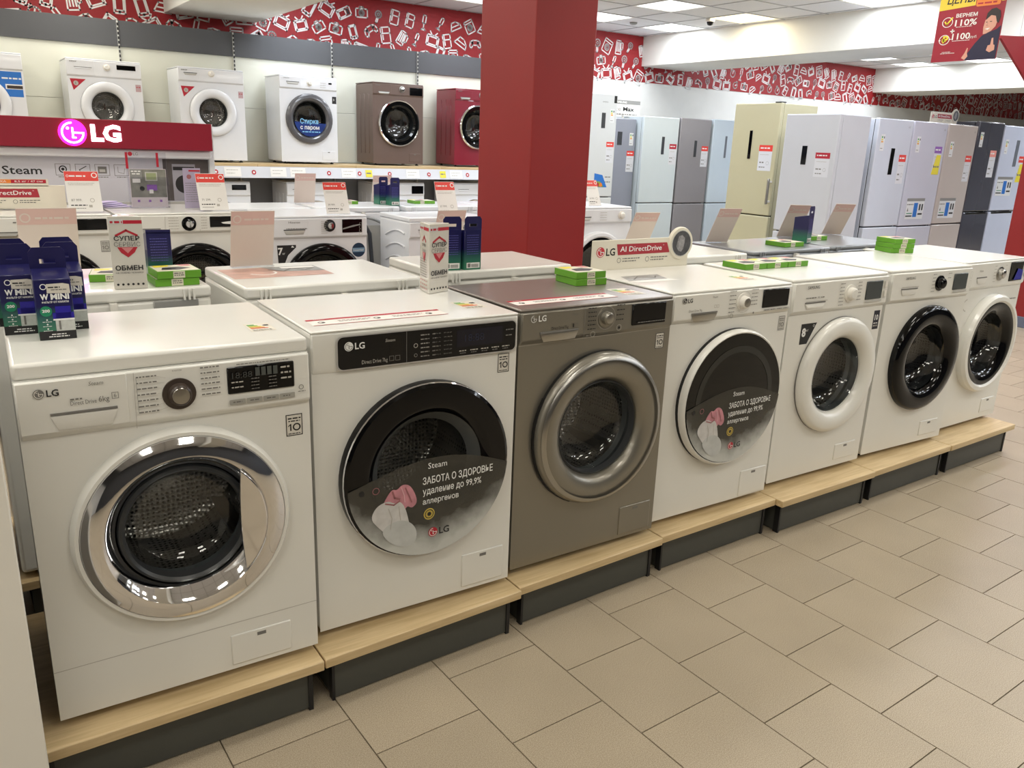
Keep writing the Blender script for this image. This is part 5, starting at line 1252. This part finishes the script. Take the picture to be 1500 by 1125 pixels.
P = Print((0, 0, .012), (1, 0, 0), (0, 0, 1), (0, -1, 0)); P.rect(0, .6, .175, .225, MGREY, 1); P.text('SAMSUNG', .16, .188, .025, INKW, 2, w=.2, bold=.03); P.text('Space', .0, .09, .05, INKG, 1, w=.26); P.text('Max', .30, .09, .05, INK, 1, w=.2, bold=.03); P.dashes(.08, .55, .04, .014, INKG); P.build('sign_print', sg)
cf = fridge('large cream beige fridge turned to the left with a black control strip', 8.0, 5.10, 1.985, .63, .62, yaw=-PI/2, col=CRM, split=.80, disp=(.245, .285, 1.40, 1.70), tag_=(.40, 1.28, .18, .27, PRED), handle=(.602, .93, 1.20), hinge=True)
fridge('broad soft silver fridge turned to the left, in front of the cream one', 7.66, 4.12, 1.850, .62, .50, yaw=-PI/2, col=SLV, split=.70, disp=(.235, .295, 1.37, 1.55), tag_=(.40, 1.26, .165, .23, RED))
fridge('pearl silver fridge with a black vertical strip, first of the right-hand row', 8.30, 3.50, 1.842, .605, .62, col=PRL, split=.772, disp=(.27, .335, 1.30, 1.56), tag_=(.43, 1.21, .125, .29, PRED), energy=(.06, 1.53), logo=('LG', .52, 1.765, .018))
fridge('pearl lilac fridge with a purple and yellow label, second of the right-hand row', 8.925, 3.50, 1.842, .64, .62, col=PRL2, split=.765, tag_=(.45, 1.31, .14, .29, PURP, YEL), energy=(.08, 1.53), poster=(.09, .84, .34, .22), logo=('LG', .57, 1.765, .018))
fridge('glossy beige fridge with a small sign on top, third of the right-hand row', 9.585, 3.50, 1.841, .60, .62, col=BGE, split=.775, tag_=(.44, 1.24, .125, .28, PRED), energy=(.08, 1.50), poster=(.07, .84, .33, .22), logo=('LG', .53, 1.765, .018))
fridge('dark graphite fridge with bluish reflections, fourth of the right-hand row', 10.20, 3.50, 1.895, .56, .62, col=DKF, split=.90, tag_=(.34, 1.29, .14, .30, mat('salmon_print', (230, 150, 140), .5)), energy=(.06, 1.62), pock=True)
fridge('bright pearl fridge partly cut off by the red pillar at the right', 10.78, 3.50, 1.875, .60, .62, col=WHF, split=.90, disp=(.33, .40, 1.42, 1.72, mat('slate_strip', (110, 116, 126), .3)), tag_=(.46, 1.24, .13, .30, PRED, YEL), energy=(.07, 1.56), poster=(.05, 1.08, .36, .22), pock=True)
for k in range(3):
    fridge(['white fridge behind the silver one, only its top edge showing', 'white fridge top with a recessed grey lid behind the pearl silver fridge', 'white fridge whose top shows behind the pearl lilac fridge'][k], 8.95+.66*k, 4.85+.0*k, 1.93-.01*k, .64, .60, yaw=0, col=PRL, group='fridges behind the right-hand row')

# ================================================================ HANGING THINGS
bn = empty('hanging_banner', (6.5, 2.02, 2.125), -PI/2, 'red and yellow hanging poster of a smiling woman with a thumb up', 'banner')
BW, BH = .45, .66
MB().box(0, BW, 0, .004, 0, BH).build('sheet', mat('poster_red', (150, 24, 44), .45, var=.08, vscale=6), bn)
P = Print((0, 0, 0), (1, 0, 0), (0, 0, .87), (0, -1, 0))
P.poly([(0, .385), (BW, .415), (BW, BH/.87), (0, BH/.87)], mat('poster_yellow', (222, 196, 60), .5), 1)
P.text('ЦЕНЫ', .05, .43, .055, INK, 2, w=.19, bold=.02, slant=.15); P.rrect(.25, .42, .385, .47, .015, mat('poster_red', (150, 24, 44), .45), 2); P.rrect(.255, .415, .39, .465, .012, ORG, 3); P.dashes(.27, .36, .44, .012, RED, 4); P.dashes(.265, .39, .405, .012, RED, 4); P.text('?', .385, .41, .04, RED, 4)
P.text('ВЕРНЕМ', .13, .325, .026, INKW, 2, w=.145, bold=.02); P.text('110%', .13, .262, .045, INKW, 2, w=.15, bold=.018); P.dashes(.14, .25, .252, .004, INKW)
P.arc(.075, .295, .038, .005, INKW, 2); P.line([(.058, .298), (.072, .28), (.105, .325)], .010, YEL, 3)
P.rect(.105, .135, .222, .230, INKW, 2); P.rect(.116, .124, .211, .241, INKW, 2)
P.rect(.11, .122, .165, .170, INKW, 2); P.text('1100', .125, .162, .045, INKW, 2, w=.125, bold=.018); P.text('руб.', .25, .165, .018, INKW, 2, slant=.2); P.dashes(.13, .25, .150, .004, INKW)
P.arc(.072, .165, .038, .005, INKW, 2); P.text('₽', .055, .145, .045, YEL, 3, bold=.05); P.poly([(.030, .165), (.040, .150), (.048, .168)], INKW, 3)
P.dashes(.06, .16, .060, .004, INKW); P.dashes(.07, .13, .070, .004, INKW)
skin = mat('poster_skin', (214, 160, 140), .5); hair = mat('poster_hair', (36, 28, 30), .5); jk = mat('poster_jacket', (34, 32, 62), .5)
P.poly([(.235, .002), (.25, .05), (.29, .12), (.33, .175), (.37, .195), (.42, .215), (.446, .24), (.446, .002)], jk, 2)
P.poly([(.335, .185), (.33, .235), (.335, .28), (.345, .315), (.375, .335), (.405, .325), (.418, .285), (.41, .235), (.385, .205), (.355, .188)], skin, 3)
P.poly([(.338, .285), (.342, .335), (.365, .362), (.395, .368), (.425, .345), (.434, .30), (.425, .255), (.412, .27), (.40, .31), (.37, .318)], hair, 4)
P.poly([(.342, .222), (.362, .214), (.376, .228), (.358, .226)], INKW, 5); P.rect(.343, .353, .268, .273, hair, 5); P.rect(.368, .382, .270, .275, hair, 5); P.line([(.356, .262), (.350, .244), (.360, .242)], .003, mat('poster_shade', (176, 120, 104), .5), 5)
P.poly([(.382, .10), (.376, .065), (.40, .050), (.43, .065), (.428, .10), (.418, .105), (.410, .155), (.400, .150), (.398, .105)], skin, 4)
P.poly([(.215, .02), (.235, .06), (.245, .095), (.252, .09), (.250, .055), (.258, .03), (.24, .005)], skin, 4)
P.build('poster_print', bn)
for x in (.06, BW-.06): MB().tube([(x, .002, BH), (x, .002, CEIL-2.125)], .0015, 6).build('wire', MGREY, bn)
hb = empty('hanging_banner', (7.60, 2.12, 0), 0, 'plain red slanted hanging board at the top right edge', 'banner')
MB().prism([(0, 2.40), (1.9, 1.40), (1.9, 2.55), (.0, 2.42)], 0, .02).build('board', mat('poster_dark_red', (150, 22, 34), .5), hb)
for x in (.3, 1.6): MB().tube([(x, .01, 2.43+.06*x), (x, .01, 2.60+.395*(x < 1.4))], .0015, 6).build('wire', MGREY, hb)

cm = empty('dome_camera', (8.47, 6.06, CEIL-.001), 0, 'small round white security camera on the ceiling between two lit panels', 'security camera')
s_cap['on'] = True
MB().lathe([(.050, 0), (.055, -.02), (.052, -.035)][::-1], 0, 0, 24, axis='z').build('camera_base', WHITE2, cm); MB().lathe([(.001, -.078), (.022, -.074), (.036, -.06), (.042, -.038), (.042, -.03)], 0, 0, 24, axis='z').build('camera_dome', BLACK, cm)
sd = MB().lathe([(.028, -.03), (.045, -.02), (.05, 0)], 0, 0, 20, axis='z').build('smoke_detector', MGREY, None); sd.location = (8.06, 6.98, CEIL-.0005); tag(sd, 'tiny dark round detector on the ceiling near the back wall', 'detector')
for x, y, z, t, lab in ((8.6, 4.4, CEIL, 0, 'thin white cable lying along the hanging ceiling'),):
    pass
# a basket of goods stands on the low shelf: none in view
